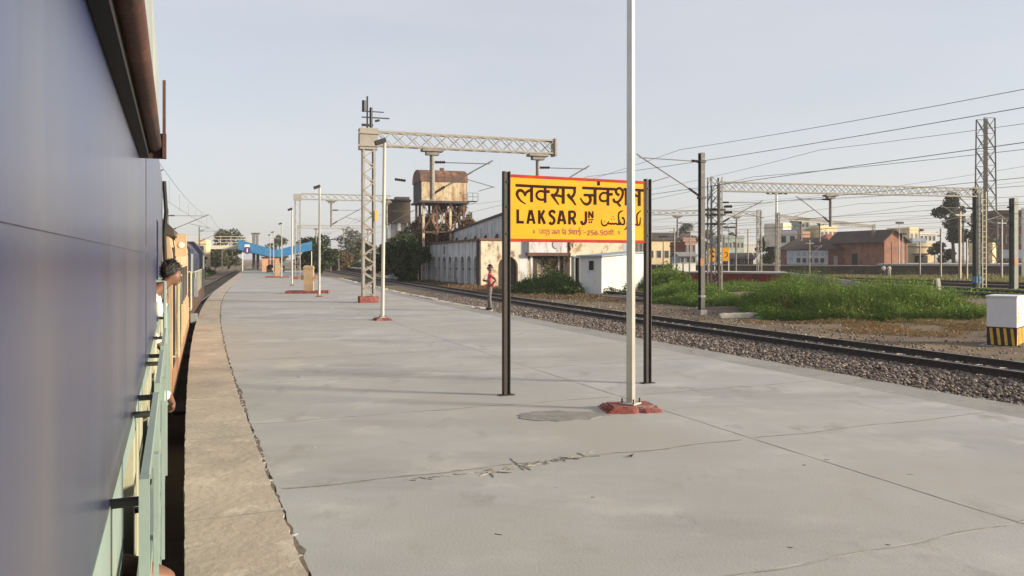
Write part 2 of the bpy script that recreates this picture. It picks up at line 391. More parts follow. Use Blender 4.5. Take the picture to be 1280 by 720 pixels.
def areaA(g, n):
    t = g.uniform(5, 62, n) ** 1.0; r = RE + .05 + (R1 - .95 - RE) * g.uniform(0, 1, n)
    z = -.91 + .05 * g.uniform(0, 1, n) + .06 * np.clip((r - 14.5) / 2.2, 0, 1)
    return NPP(t, r, z)
stones('ballast_stones', areaA, 66000, .053, stm2, 1)
def areaB(g, n):
    t = g.uniform(5, 70, n); r = R1 + g.uniform(-1.6, 1.5, n)
    z = -.865 + .035 * g.uniform(0, 1, n)
    return NPP(t, r, z)
stones('ballast_stones', areaB, 15000, .055, stm2, 2)
# brown earth strip with litter and dry stubble right of the first track
lit = rstone('earth_litter', [(.06, .04, .026), (.13, .09, .058), (.36, .32, .27)])
stones('litter', lambda g, n: NPP(g.uniform(8, 60, n), R1 + 1.3 + 7.5 * g.beta(1.2, 2.2, n), -.88 + .03 * g.uniform(0, 1, n)), 2800, .045, lit, 3)
# ================================================================ STATION NAME BOARD
yel = mat('sign_yellow', (.62, .285, .005), .65, .10, 1.2, [((.44, .175, .004), 2.5, .58, .8, (.4, 1, 3))], spec=.2)
redp = mat('sign_red', (.30, .022, .014), .7, .25, 4, spec=.2)
postm = mat('sign_post_paint', (.016, .009, .007), .6, .4, 3, [((.05, .026, .017), 5, .58, .78, (1, 1, .3)), ((.006, .005, .005), 1.2, .45, .7)], .15, 30)
ink = mat('sign_lettering', (.020, .006, .003), .8, .4, 3, spec=.15)
inkr = mat('small_lettering', (.22, .045, .01), .6, .3, 6)
HINDI=[[(0.139,3.015,0.0378),(0.611,3.012,0.0385),(1.158,3.016,0.0393)],
 [(0.402,3.002,0.0455),(0.402,2.779,0.0455)],
 [(0.303,2.864,0.0363),(0.276,2.915,0.0362),(0.235,2.943,0.0407),(0.189,2.937,0.0433),(0.164,2.897,0.0433),(0.179,2.848,0.0379),(0.23,2.791,0.0253),(0.306,2.749,0.0145)],
 [(0.293,2.884,0.0363),(0.327,2.928,0.0363),(0.383,2.953,0.0364)],
 [(0.627,3.011,0.0422),(0.627,2.777,0.0422)],
 [(0.613,2.939,0.033),(0.549,2.948,0.0329),(0.499,2.923,0.0329),(0.483,2.879,0.0329),(0.507,2.837,0.0329),(0.561,2.82,0.033),(0.611,2.827,0.033)],
 [(0.643,2.94,0.0404),(0.704,2.948,0.0405)],
 [(0.838,3.01,0.037),(0.841,2.964,0.037),(0.812,2.918,0.037),(0.759,2.885,0.0369)],
 [(0.735,2.912,0.0406),(0.757,2.878,0.0387),(0.801,2.824,0.0296),(0.86,2.754,0.0148)],
 [(0.764,2.88,0.0351),(0.828,2.894,0.0352),(0.913,2.879,0.0353)],
 [(0.934,3.009,0.0464),(0.934,2.772,0.0464)],
 [(1.123,3.008,0.0374),(1.132,2.952,0.0374),(1.102,2.894,0.0374),(1.064,2.872,0.0373)],
 [(1.013,2.922,0.0428),(1.037,2.886,0.0485),(1.08,2.847,0.0374),(1.151,2.76,0.0206)],
 [(1.266,3.023,0.0376),(1.628,3.023,0.0381),(1.861,3.026,0.0384)],
 [(2.012,3.031,0.0387),(2.228,3.029,0.039),(2.388,3.026,0.0392)],
 [(1.491,3.017,0.0474),(1.491,2.775,0.0474)],
 [(1.291,2.917,0.0358),(1.482,2.917,0.036)],
 [(1.387,2.909,0.0397),(1.411,2.863,0.0397),(1.395,2.806,0.0397),(1.343,2.778,0.0396),(1.282,2.802,0.0263),(1.23,2.871,0.0131)],
 [(1.724,3.022,0.0421),(1.724,2.77,0.0421)],
 [(1.705,2.959,0.0306),(1.634,2.961,0.0305),(1.588,2.926,0.0305),(1.576,2.883,0.0304),(1.603,2.843,0.0305),(1.662,2.835,0.0305),(1.713,2.854,0.0306)],
 [(1.736,2.939,0.0402),(1.808,2.949,0.0403)],
 [(1.934,2.936,0.0347),(1.888,2.956,0.0346),(1.869,2.999,0.0346),(1.896,3.033,0.0346),(1.942,3.043,0.0347),(1.988,3.013,0.0348),(1.996,2.955,0.0348),(1.971,2.896,0.0347),(1.925,2.844,0.0347),(1.867,2.828,0.0346),(1.83,2.853,0.0346),(1.835,2.879,0.0346)],
 [(1.89,2.829,0.0289),(1.954,2.764,0.0289)],
 [(2.062,3.025,0.0465),(2.062,2.783,0.0465)],
 [(2.305,3.025,0.0449),(2.305,2.781,0.0449)],
 [(2.21,2.939,0.0292),(2.299,2.932,0.0293)],
 [(2.21,2.958,0.0389),(2.246,2.94,0.039)],
 [(1.532,3.1,0.057),(1.577,3.102,0.0571)]]
ENGLISH=[[(0.176,2.669,0.0415),(0.176,2.464,0.0415)],
 [(0.176,2.485,0.0361),(0.276,2.485,0.0362)],
 [(0.378,2.665,0.0382),(0.336,2.463,0.0381)],
 [(0.395,2.666,0.0382),(0.449,2.465,0.0383)],
 [(0.354,2.523,0.0309),(0.437,2.525,0.031)],
 [(0.53,2.666,0.0384),(0.53,2.467,0.0384)],
 [(0.613,2.668,0.0367),(0.549,2.566,0.0366)],
 [(0.561,2.586,0.0403),(0.622,2.468,0.0404)],
 [(0.788,2.627,0.0369),(0.774,2.654,0.0369),(0.74,2.661,0.0369),(0.708,2.64,0.0368),(0.706,2.608,0.0368),(0.74,2.579,0.0369),(0.774,2.55,0.0369),(0.782,2.51,0.0369),(0.759,2.478,0.0369),(0.721,2.474,0.0369),(0.7,2.498,0.0368)],
 [(0.893,2.672,0.0389),(0.848,2.469,0.0389)],
 [(0.912,2.673,0.039),(0.968,2.471,0.0391)],
 [(0.867,2.529,0.0315),(0.953,2.531,0.0316)],
 [(1.042,2.673,0.0392),(1.042,2.469,0.0392)],
 [(1.042,2.659,0.0336),(1.113,2.658,0.0337),(1.137,2.626,0.0337),(1.13,2.586,0.0337),(1.1,2.564,0.0336),(1.048,2.563,0.0336)],
 [(1.089,2.564,0.0392),(1.143,2.469,0.0393)],
 [(1.329,2.671,0.0358),(1.329,2.534,0.0358),(1.311,2.493,0.0358),(1.278,2.479,0.0357),(1.254,2.498,0.0357),(1.252,2.526,0.0357)],
 [(1.382,2.674,0.0208),(1.382,2.57,0.0208)],
 [(1.384,2.669,0.0227),(1.448,2.576,0.0227)],
 [(1.451,2.676,0.0208),(1.451,2.572,0.0208)],
 [(1.371,2.547,0.0142),(1.462,2.549,0.0142)],
 [(1.382,2.51,0.0264),(1.4,2.51,0.0265)],
 [(1.42,2.511,0.0265),(1.437,2.511,0.0265)]]
URDU=[[(1.614,2.559,0.0095),(1.605,2.507,0.0209),(1.634,2.466,0.0248),(1.685,2.467,0.0248),(1.724,2.504,0.021),(1.736,2.531,0.0134)],
 [(1.657,2.521,0.021),(1.671,2.522,0.021)],
 [(1.732,2.485,0.0249),(1.764,2.499,0.0249),(1.785,2.486,0.0249),(1.812,2.5,0.0249),(1.833,2.487,0.025),(1.865,2.501,0.025),(1.89,2.488,0.025)],
 [(1.782,2.563,0.0192),(1.794,2.563,0.0192)],
 [(1.83,2.564,0.0192),(1.842,2.564,0.0192)],
 [(1.81,2.602,0.0192),(1.821,2.602,0.0192)],
 [(2.003,2.7,0.0116),(1.948,2.68,0.0251),(1.918,2.643,0.025),(1.92,2.571,0.025),(1.927,2.496,0.025)],
 [(1.879,2.486,0.0269),(1.936,2.49,0.027),(1.959,2.491,0.027)],
 [(1.95,2.524,0.0251),(1.966,2.491,0.0251),(2.015,2.49,0.0251),(2.027,2.54,0.0251),(2.003,2.59,0.0251),(1.978,2.58,0.0251)],
 [(1.936,2.541,0.0173),(1.95,2.541,0.0174)],
 [(2.073,2.521,0.0194),(2.08,2.478,0.0194),(2.064,2.434,0.0194),(2.02,2.401,0.0097)],
 [(2.105,2.492,0.0233),(2.128,2.506,0.0233),(2.148,2.493,0.0233),(2.172,2.507,0.0233),(2.195,2.494,0.0233),(2.234,2.49,0.0234),(2.281,2.482,0.0234),(2.316,2.5,0.0234),(2.327,2.605,0.0117)],
 [(2.337,2.71,0.0117),(2.281,2.667,0.0234),(2.259,2.618,0.0234),(2.268,2.496,0.0234)]]
SMALL=[[(0.517,2.378,0.0119),(0.706,2.381,0.012)],
 [(0.58,2.379,0.0119),(0.58,2.315,0.0119)],
 [(0.528,2.361,0.0101),(0.538,2.346,0.0101),(0.564,2.319,0.0101)],
 [(0.538,2.346,0.0101),(0.58,2.35,0.0101)],
 [(0.645,2.38,0.0119),(0.645,2.315,0.0119)],
 [(0.607,2.379,0.0119),(0.607,2.332,0.0119)],
 [(0.601,2.332,0.0101),(0.645,2.337,0.0101)],
 [(0.645,2.313,0.0092),(0.653,2.296,0.0092),(0.632,2.292,0.0092)],
 [(0.676,2.38,0.011),(0.672,2.359,0.011),(0.695,2.358,0.011),(0.697,2.332,0.011),(0.67,2.326,0.011),(0.702,2.309,0.011)],
 [(0.735,2.379,0.0111),(0.873,2.38,0.0111)],
 [(0.782,2.38,0.012),(0.782,2.316,0.012)],
 [(0.782,2.353,0.0102),(0.75,2.349,0.0101),(0.759,2.322,0.0101)],
 [(0.865,2.38,0.012),(0.865,2.318,0.012)],
 [(0.865,2.362,0.0102),(0.835,2.36,0.0102),(0.829,2.338,0.0102),(0.81,2.359,0.0102),(0.803,2.343,0.0102),(0.822,2.319,0.0102)],
 [(0.906,2.38,0.0111),(0.981,2.38,0.0112)],
 [(0.974,2.38,0.0121),(0.974,2.319,0.0121)],
 [(0.916,2.365,0.0102),(0.927,2.35,0.0102),(0.956,2.323,0.0102)],
 [(0.927,2.35,0.0102),(0.974,2.354,0.0102)],
 [(0.918,2.409,0.0093),(0.951,2.384,0.0093)],
 [(1.019,2.38,0.0121),(1.257,2.38,0.0122)],
 [(1.05,2.379,0.0112),(1.05,2.36,0.0112),(1.064,2.346,0.0112),(1.048,2.322,0.0112),(1.026,2.331,0.0112)],
 [(1.042,2.407,0.0084),(1.058,2.398,0.0084),(1.08,2.41,0.0084)],
 [(1.126,2.38,0.0122),(1.126,2.319,0.0122)],
 [(1.089,2.377,0.0103),(1.093,2.338,0.0103),(1.126,2.336,0.0103)],
 [(1.165,2.381,0.0122),(1.165,2.32,0.0122)],
 [(1.217,2.38,0.0113),(1.202,2.363,0.0113),(1.231,2.356,0.0113),(1.235,2.33,0.0113),(1.209,2.326,0.0113),(1.224,2.306,0.0113)],
 [(1.211,2.382,0.0094),(1.222,2.415,0.0094),(1.239,2.428,0.0094)],
 [(1.285,2.376,0.0132),(1.294,2.376,0.0132)],
 [(1.285,2.346,0.0132),(1.294,2.346,0.0132)],
 [(1.307,2.356,0.0094),(1.341,2.356,0.0094)],
 [(1.362,2.37,0.0113),(1.377,2.385,0.0113),(1.395,2.372,0.0113),(1.386,2.347,0.0113),(1.362,2.318,0.0113),(1.4,2.318,0.0113)],
 [(1.465,2.385,0.0114),(1.433,2.384,0.0114),(1.43,2.358,0.0114),(1.457,2.356,0.0114),(1.464,2.333,0.0114),(1.446,2.318,0.0114),(1.426,2.325,0.0114)],
 [(1.529,2.386,0.0114),(1.5,2.361,0.0114),(1.495,2.334,0.0114),(1.516,2.319,0.0114),(1.538,2.334,0.0114),(1.531,2.353,0.0114),(1.5,2.349,0.0114)],
 [(1.563,2.325,0.0152),(1.572,2.325,0.0152)],
 [(1.639,2.387,0.0114),(1.605,2.387,0.0114),(1.602,2.36,0.0114),(1.63,2.359,0.0114),(1.637,2.336,0.0114),(1.619,2.32,0.0114),(1.599,2.328,0.0114)],
 [(1.687,2.388,0.0115),(1.664,2.37,0.0115),(1.664,2.336,0.0115),(1.687,2.321,0.0115),(1.712,2.337,0.0115),(1.712,2.37,0.0115),(1.687,2.388,0.0115)],
 [(1.741,2.385,0.0096),(1.833,2.385,0.0096)],
 [(1.782,2.385,0.0096),(1.782,2.324,0.0096)],
 [(1.748,2.384,0.0096),(1.75,2.337,0.0096),(1.782,2.342,0.0096)],
 [(1.819,2.385,0.0096),(1.819,2.324,0.0096)],
 [(1.782,2.388,0.0086),(1.794,2.41,0.0086),(1.819,2.388,0.0086)],
 [(1.842,2.331,0.0134),(1.851,2.331,0.0135)],
 [(0.424,2.351,0.0455),(0.455,2.351,0.0456)],
 [(1.907,2.359,0.0462),(1.942,2.359,0.0463)]]

SZ = math.atan2(.44721, .89443)
sg = thing('station_name_board', 'yellow station name board in Hindi, English and Urdu between two dark posts', 'station sign', (-.08, 11.47, 0), SZ)
for x in (0.0, 2.475):
    b = MB(); b.b2((x - .05, -.035, 0), (x - .038, .045, 3.21)).b2((x + .038, -.035, 0), (x + .05, .045, 3.21)).b2((x - .038, -.012, 0), (x + .038, .012, 3.205))
    p = b.build('post', postm, sg)
    b = MB(); b.b2((x - .11, -.06, 0), (x + .11, .07, .012)); b.build('foot_plate', postm, p)
    for zz in (2.32, 2.7, 3.06):
        b = MB(); b.tube([(x, -.012, zz), (x, -.026, zz)], .012, 6); b.build('bolt', postm, p)
b = MB(); b.b2((.056, -.012, 2.245), (2.42, .012, 3.13)); b.build('panel', yel, sg)
b = MB(); b.b2((.056, -.02, 3.13), (2.42, .02, 3.17)).b2((.056, -.02, 2.2), (2.42, .02, 2.245)); b.build('frame', redp, sg)
b = MB(); b.b2((2.400, -.024, 2.2), (2.424, .024, 3.17)); b.build('frame_end', mat('frame_end_paint', (.10, .03, .018), .6), sg)
def ribbon(name, strokes, m, parent, y0):
    b = MB()
    for k, s in enumerate(strokes):
        pts = [Vector((x, z)) for x, z, _ in s]; wd = [q[2] * 1.1 for q in s]
        if len(pts) > 2:      # soften the bends (Catmull-Rom)
            np_, nw = [], []
            for i in range(len(pts) - 1):
                p0, p1, p2, p3 = pts[max(i - 1, 0)], pts[i], pts[i + 1], pts[min(i + 2, len(pts) - 1)]
                for u in (0, .33, .66):
                    np_.append(.5 * ((2 * p1) + (p2 - p0) * u + (2 * p0 - 5 * p1 + 4 * p2 - p3) * u * u + (3 * p1 - p0 - 3 * p2 + p3) * u ** 3)); nw.append(wd[i] * (1 - u) + wd[i + 1] * u)
            pts, wd = np_ + [pts[-1]], nw + [wd[-1]]
        y = y0 - .00025 * (k + 1); vs = []
        for i, p in enumerate(pts):
            d = (pts[min(i + 1, len(pts) - 1)] - pts[max(i - 1, 0)]).normalized(); n = Vector((-d.y, d.x)) * wd[i] * .5
            vs += [(p.x + n.x, y, p.y + n.y), (p.x - n.x, y, p.y - n.y)]
        b.add(vs, [(2 * i, 2 * i + 1, 2 * i + 3, 2 * i + 2) for i in range(len(pts) - 1)])
    return b.build(name, m, parent)
ribbon('hindi_lettering', HINDI, ink, sg, -.013); ribbon('english_lettering', ENGLISH, ink, sg, -.013)
ribbon('urdu_lettering', URDU, ink, sg, -.013); ribbon('height_lettering', SMALL[:-2], inkr, sg, -.013); ribbon('dot', SMALL[-2:-1], inkr, sg, -.013); ribbon('dot', SMALL[-1:], inkr, sg, -.013)
# ================================================================ LAMP POSTS
polem = mat('pole_paint', (.42, .405, .365), .6, .12, 2, [((.28, .26, .23), 3, .6, .75, (1, 1, .3))], .1, 40)
darkm = mat('dark_iron', (.02, .018, .017), .6, .3, 5)
padm = mat('red_plinth', (.23, .065, .055), .95, .3, 4, [((.13, .05, .042), 5, .5, .68), ((.30, .21, .18), 3, .54, .72)], .6, 25)
LPX = [((788.5, 512), 0, 5.65, .34), ((478, 400), .012, 5.65, .34), ((399, 371), .006, 5.65, .2), ((365, 357), 0, 5.6, .2), ((352, 347.5), 0, 5.6, .2), ((342, 342.4), 0, 5.5, .2), ((337.5, 340), 0, 5.6, .2)]
LLAB = ['grey lamp post on a ragged red pad just in front of the name board', 'grey lamp post on a red pad just right of the latticed mast plinth', 'slim lamp post beside the beige tap stand with a red trough',
        'lamp post just behind the nearer tap stand, third beyond the latticed mast', 'lamp post close to the farther tap stand, before the blue canopy valley', 'lamp post right before the valley of the blue canopy, second from the far end', 'farthest lamp post of the row, by the stall under the blue canopy']
rg = random.Random(3)
for i, ((u, v), lean, h, ps) in enumerate(LPX):
    g = G(u, v); o = thing('lamp_post', LLAB[i], 'lamp post', g, R(8) if i == 0 else heading(tr(g.x, g.y)[0]), 'lamp posts along the platform')
    b = MB(); pts = []
    for k in range(28):
        a = 2 * math.pi * (k + .5) / 28; sq = min(1.34, 1 / max(abs(math.cos(a)), abs(math.sin(a)))) * (1 + rg.uniform(-.055, .055)); pts.append((ps * sq * math.cos(a), ps * .75 * sq * math.sin(a)))
    
    for k_, (s0, z_) in enumerate(((1.08, .012), (1.0, .035), (.93, .055), (.80, .072))):
        q_ = [(x * s0 * (1 + rg.uniform(-.03, .03)), y * s0 * (1 + rg.uniform(-.03, .03))) for x, y in pts]; b.prism(q_, -.002 - .001 * k_, z_)
    pd = b.build('red_pad', padm, o)
    b = MB(); b.box((0, 0, .085), (.2, .2, .018), R(45) if i == 0 else 0); bp = b.build('base_plate', polem, o)
    for x, y in (((.082, .082), (-.082, .082), (.082, -.082), (-.082, -.082)) if i else ((.117, 0), (-.117, 0), (0, .117), (0, -.117))):
        b = MB(); b.tube([(x, y, .09), (x, y, .15)], .011, 6); b.build('anchor_bolt', darkm, bp)
    b = MB(); tp = (-lean * h * CA * 3.4, -lean * h * SA, h); b.tube([(0, 0, .09), tp], [.062, .05] if i else [.060, .052], 8 if i else 4); b.build('pole', polem, o)
    b = MB(); b.tube([tp, (tp[0] - .02, tp[1] + .1, h + .06)], .025, 6); b.build('bracket', darkm, o)
    b = MB(); M = Matrix.Rotation(R(-20), 3, 'X'); b.box((tp[0], tp[1] + .14, h + .04), (.22, .34, .13), M=M).box((tp[0], tp[1] + .15, h - .045), (.17, .26, .02), M=M); b.build('lamp_head', darkm, o)
for o_ in bpy.data.objects:
    if o_.name == 'pole': o_.data.materials[0] = mat('pole_galvanised', (.50, .485, .45), .38, .12, 2, [((.30, .28, .25), 4, .58, .75, (1, 1, .3))], .05, 40, metal=.75)
# ================================================================ LATTICE MASTS WITH BOOMS
mastm = mat('mast_paint', (.29, .27, .235), .65, .18, 3, [((.22, .15, .10), 3, .58, .75)], .1, 30)
mastd = mat('mast_galvanised', (.20, .19, .175), .6, .25, 3, [((.11, .075, .055), 4, .52, .7)], .1, 30)
insm = mat('insulator_glaze', (.035, .016, .012), .25, .2, 5)
wirem = mat('wire_copper', (.10, .095, .09), .5, .1, 3)
def insulator(p, q, parent, r=.075, n=6):
    b = MB(); p, q = Vector(p), Vector(q); pts, rs = [], []
    for i in range(n * 2 + 1): pts.append(p.lerp(q, i / (2 * n))); rs.append(r if i % 2 else r * .55)
    b.tube(pts, rs, 8); return b.build('insulator', insm, parent)
def cantilever(parent, base, L, dirx=1, h=1.55, rod=.03, thing_=True):
    """bracket arm on a drop arm or mast at base=(x,y,z) reaching L along local x (dirx sign)"""
    x, y, z = base; tip = (x + dirx * L, y, z + h)
    b = MB(); k = .22
    insulator((x + dirx * .08, y, z + .05), (x + dirx * L * k, y, z + .05 + (h - .05) * k), parent)
    b.tube([(x, y, z), (x + dirx * L * k, y, z + .05 + (h - .05) * k), tip, (x + dirx * (L + .25), y, z + h + .14)], rod, 6)
    b.build('bracket_tube', wirem, parent)
    insulator((x + dirx * .08, y, z + h - .05), (x + dirx * .62, y, z + h - .03), parent)
    b = MB(); b.tube([(x, y, z + h - .05), (x + dirx * (L + .1), y, z + h - .02)], rod * .7, 6); b.build('stay_tube', wirem, parent)
    b = MB(); b.tube([(x + dirx * L * .55, y, z + h * .52), (x + dirx * (L + .35), y, z + .42)], rod * .6, 6); b.tube([(x + dirx * (L + .3), y, z + .45), (x + dirx * (L - .45), y, z + .22)], rod * .5, 6); b.build('register_arm', wirem, parent)
lac_cache = {}
def lattice_leg(parent, h, wx, wy, m, seg, chord=.09, single=False, z0=0.0, fine=True, cx=0.0):
    """two/four-post laced column; each lacing bar an object when fine"""
    for sx in (-1, 1):
        for sy in (-1, 1):
            b = MB(); b.box((cx + sx * wx / 2, sy * wy / 2, z0 + h / 2), (chord, .012, h)).box((cx + sx * (wx / 2 + chord / 2 - .006), sy * (wy / 2 - chord / 2), z0 + h / 2), (.012, chord, h)); b.build('leg', m, parent)
    n = int(h / seg); dz = h / n
    bars = []
    for i in range(n):
        za, zb = z0 + i * dz, z0 + (i + 1) * dz; s = 1 if i % 2 else -1
        for sy in (-1, 1): bars.append(((cx - s * wx / 2, sy * (wy / 2 + .012), za), (cx + s * wx / 2, sy * (wy / 2 + .012), zb)))
        for sx in (-1, 1): bars.append(((cx + sx * (wx / 2 + chord * .4), -s * wy / 2, za), (cx + sx * (wx / 2 + chord * .4), s * wy / 2, zb)))
    if fine:
        for p, q in bars:
            p, q = Vector(p), Vector(q); d = q - p; key = (round(d.length, 2), m.name)
            if key not in lac_cache: lac_cache[key] = MB().box((0, 0, 0), (d.length, .05, .012)).mesh('lacing_bar', m)
            o = link('lacing_bar', lac_cache[key], parent, (p + q) / 2)
            x = d.normalized(); up = Vector((0, 1, 0)) if abs(d.y) < 1e-4 else Vector((1, 0, 0)); y = up.cross(x); o.rotation_euler = Matrix((x, y, up)).transposed().to_euler()
    else:
        b = MB()
        for p, q in bars: b.bar(p, q, .05, .014)
        b.build('lacing', m, parent)
def boom(parent, x0, x1, z0, hz, wy, m, seg, ch=.07, cross=True):
    root = bpy.data.objects.new('boom', None); C.objects.link(root); root.parent = parent
    for sy in (-1, 1):
        for z in (z0, z0 + hz):
            b = MB(); b.box(((x0 + x1) / 2, sy * wy / 2, z), (abs(x1 - x0), ch, ch)); b.build('chord', m, root)
    n = max(2, int(abs(x1 - x0) / seg)); b = MB()
    for i in range(n):
        a, c = x0 + (x1 - x0) * i / n, x0 + (x1 - x0) * (i + 1) / n
        for sy in (-1, 1):
            za, zb = (z0, z0 + hz) if i % 2 else (z0 + hz, z0)
            b.bar((a, sy * wy / 2, za), (c, sy * wy / 2, zb), .04, .03)
            if cross: b.bar((a, sy * (wy / 2 + .02), zb), (c, sy * (wy / 2 + .02), za), .04, .03)
        b.bar((a, -wy / 2, z0), (c, wy / 2, z0), .04, .03); b.bar((a, -wy / 2, z0 + hz), (c, wy / 2, z0 + hz), .04, .03)
    b.build('lattice', m, root); return root
def drop_arm(parent, x, ztop, zbot, m, y=0.0, wd=.2):
    b = MB(); b.box((x, y, ztop - .06), (1.0, .5, .12)).box((x, y, ztop - .2), (.6, .35, .16)); b.build('drop_arm_seat', m, parent)
    b = MB(); b.tube([(x, y, ztop - .26), (x, y, zbot)], wd / 2, 10); return b.build('drop_arm', m, parent)
# mast on our platform
NA = math.atan2(SA, CA)
def mast_angle(t): return heading(t) - math.pi / 2
g = G(460.5, 378); ta = tr(g.x, g.y)[0]
ms = thing('lattice_mast', 'tall latticed catenary mast on red plinth near the platform edge', 'catenary mast', g, mast_angle(ta), 'latticed masts')
b = MB(); b.box((0, 0, .14), (.85, .7, .28)); b.build('plinth', padm, ms)
lattice_leg(ms, 6.6, .48, .42, mastm, .36, .1, z0=.28)
b = MB(); b.box((-.02, 0, 7.36), (.8, .5, .95)).box((-.02, -.28, 7.05), (.95, .06, .08)).box((-.02, -.28, 7.6), (.95, .06, .06)); b.build('head_plate', mastm, ms)
b = MB(); b.tube([(-.05, 0, 7.84), (-.05, 0, 9.3)], .04, 6).box((-.05, 0, 8.0), (.5, .12, .1)).tube([(-.2, 0, 8.6), (-.2, 0, 9.1)], .09, 8).tube([(.12, 0, 7.9), (.12, 0, 8.8)], .07, 8).tube([(.3, 0, 8.2), (.5, 0, 8.25)], .05, 6).bar((-.3, 0, 8.35), (.95, 0, 8.35), .05).bar((-.3, 0, 8.62), (.7, 0, 8.62), .04)
b.build('switch_gear', darkm, ms)
boom(ms, .4, 9.0, 7.1, .62, .42, mastm, .62)
b = MB(); b.box((9.05, 0, 7.4), (.1, .6, .85)); b.build('boom_end', mastm, ms)
drop_arm(ms, 2.95, 7.05, 4.72, mastd, 0, .24); cantilever(ms, (2.95, 0, 4.95), 2.7, 1, 1.55)
insulator((1.7, 0, 5.55), (1.2, 0, 5.6), ms)
drop_arm(ms, 8.2, 7.05, 4.72, mastd, 0, .2); cantilever(ms, (8.2, 0, 4.95), 2.5, 1, 1.5)
b = MB(); b.box((.3, -.30, 3.9), (.1, .03, .5)); b.build('number_plate', mat('plate_yellow', (.65, .36, .03), .6), ms)
# farther masts of the same kind
def simple_mast(name, label, loc, ang, h, boomL, drops, m, wd=.45, group='latticed masts', plinth=True, side=1):
    o = thing(name, label, 'catenary mast', loc, ang, group)
    if plinth: MB().box((0, 0, .14), (.8, .7, .28)).build('plinth', padm, o)
    lattice_leg(o, h - .6, wd, .4, m, .42, .09, z0=.2, fine=False)
    MB().box((0, 0, h - .25), (.75, .5, .6)).build('head_plate', m, o)
    if boomL: boom(o, side * .35, side * boomL, h - .45, .55, .4, m, .7)
    for x, cdir in drops:
        drop_arm(o, x, h - .48, h - 3.1, mastd, 0, .2); cantilever(o, (x, 0, h - 2.9), 2.6, cdir, 1.5)
    return o
g = G(372, 349.2); tb = tr(g.x, g.y)[0]
simple_mast('lattice_mast', 'slender latticed mast beyond the tap stands, its boom reaching over the rails', g, mast_angle(tb), 8.2, 9.0, [(3.2, 1), (8.6, 1)], mastm)
for k, (t, r, lab, bl, dr) in enumerate([(150, 9.8, 'far catenary mast with twin drop arms over the tracks beyond the dark green tree', 13, [(3, 1), (8.0, 1), (12.5, -1)])]):
    simple_mast('lattice_mast', lab, P(t, r, 0), mast_angle(t), 8.1, bl, dr, mastm, plinth=False)
# ================================================================ TAP STANDS
beige = mat('tap_stand_plaster', (.40, .285, .17), .9, .15, 3, [((.26, .185, .12), 3, .55, .7, (1, 1, .4))], .3, 25)
tapm = mat('brass_tap', (.30, .24, .12), .4, .2, 5, metal=.6)
def tap_stand(label, g, ang, sc=1.0):
    o = thing('tap_stand', label, 'drinking tap stand', g, ang, 'tap stands on the platform')
    b = MB(); b.b2((-1.25, -.5, 0), (1.15, .5, .06)).b2((-1.25, -.5, .06), (1.15, -.42, .15)).b2((-1.25, .42, .06), (1.15, .5, .15)).b2((-1.25, -.42, .06), (-1.17, .42, .15)).b2((1.07, -.42, .06), (1.15, .42, .15)); b.build('trough', padm, o)
    b = MB(); b.b2((-.27, -.22, .06), (.27, .22, 1.42)); b.build('pillar', beige, o)
    b = MB(); b.prism([(-.31, 1.42), (.31, 1.42), (.24, 1.56), (-.16, 1.6), (-.26, 1.56)], -.25, .25, lambda x, y, z: (x, z, y)); b.build('cap', beige, o)
    b = MB(); b.b2((-.58, -.17, .78), (-.27, .17, 1.02)); b.build('basin_shelf', beige, o)
    b = MB(); b.b2((.27, -.17, .78), (.56, .17, 1.02)); b.build('basin_shelf', beige, o)
    for x in (-.45, .43):
        b = MB(); b.tube([(x, -.17, .9), (x, -.28, .9), (x, -.29, .84)], .018, 6); b.tube([(x, -.24, .92), (x, -.24, .96)], .012, 6); b.build('tap', tapm, o)
    return o
tap_stand('beige plastered tap stand with side shelves in a red trough, the nearer one', G(386, 366.5), .12)
tap_stand('farther beige plastered tap stand behind the row of lamp posts', G(347, 347), .3)
# ================================================================ PEOPLE (one skinned surface each)
skin = mat('skin', (.16, .075, .042), .55, .12, 8); hairm = mat('hair', (.012, .010, .010), .5, .3, 30, bump=.4, bscale=120)
shirtp = mat('pink_shirt', (.48, .09, .10), .85, .12, 6); trou = mat('grey_trousers', (.13, .125, .12), .9, .12, 8)
whites = mat('white_shirt', (.72, .70, .66), .85, .06, 6); shoe = mat('dark_shoe', (.03, .022, .018), .6, .2, 10); darkcl = mat('dark_cloth', (.05, .05, .07), .9, .2, 5)
def body(name, J, E, mats, parent, sub=2):
    """J: joint -> (x,y,z,radius); E: (a,b,material slot). Grown with Skin + Subdivision, then frozen to a mesh."""
    names = list(J); me = bpy.data.meshes.new(name); me.from_pydata([J[n][:3] for n in names], [(names.index(a), names.index(b)) for a, b, _ in E], [])
    tmp = bpy.data.objects.new(name, me); C.objects.link(tmp)
    sk = tmp.modifiers.new('s', 'SKIN'); sk.use_smooth_shade = True; sk.branch_smoothing = .3
    for i, n in enumerate(names):
        r_ = J[n][3]; sv = me.skin_vertices[0].data[i]; sv.radius = r_ if isinstance(r_, tuple) else (r_, r_); sv.use_root = i == 0
    ss = tmp.modifiers.new('u', 'SUBSURF'); ss.levels = ss.render_levels = sub
    dg = bpy.context.evaluated_depsgraph_get(); out = bpy.data.meshes.new_from_object(tmp.evaluated_get(dg))
    bpy.data.objects.remove(tmp); out.materials.clear()
    for m in mats: out.materials.append(m)
    seg = [(Vector(J[a][:3]), Vector(J[b][:3]), k) for a, b, k in E]
    for p in out.polygons:
        c = p.center; best = 1e9
        for a, b, k in seg:
            d = b - a; u = max(0, min(1, (c - a).dot(d) / max(d.length_squared, 1e-9))); q = (c - a - d * u).length
            if q < best: best, p.material_index = q, k
    out.polygons.foreach_set('use_smooth', [True] * len(out.polygons))
    return link(name, out, parent)
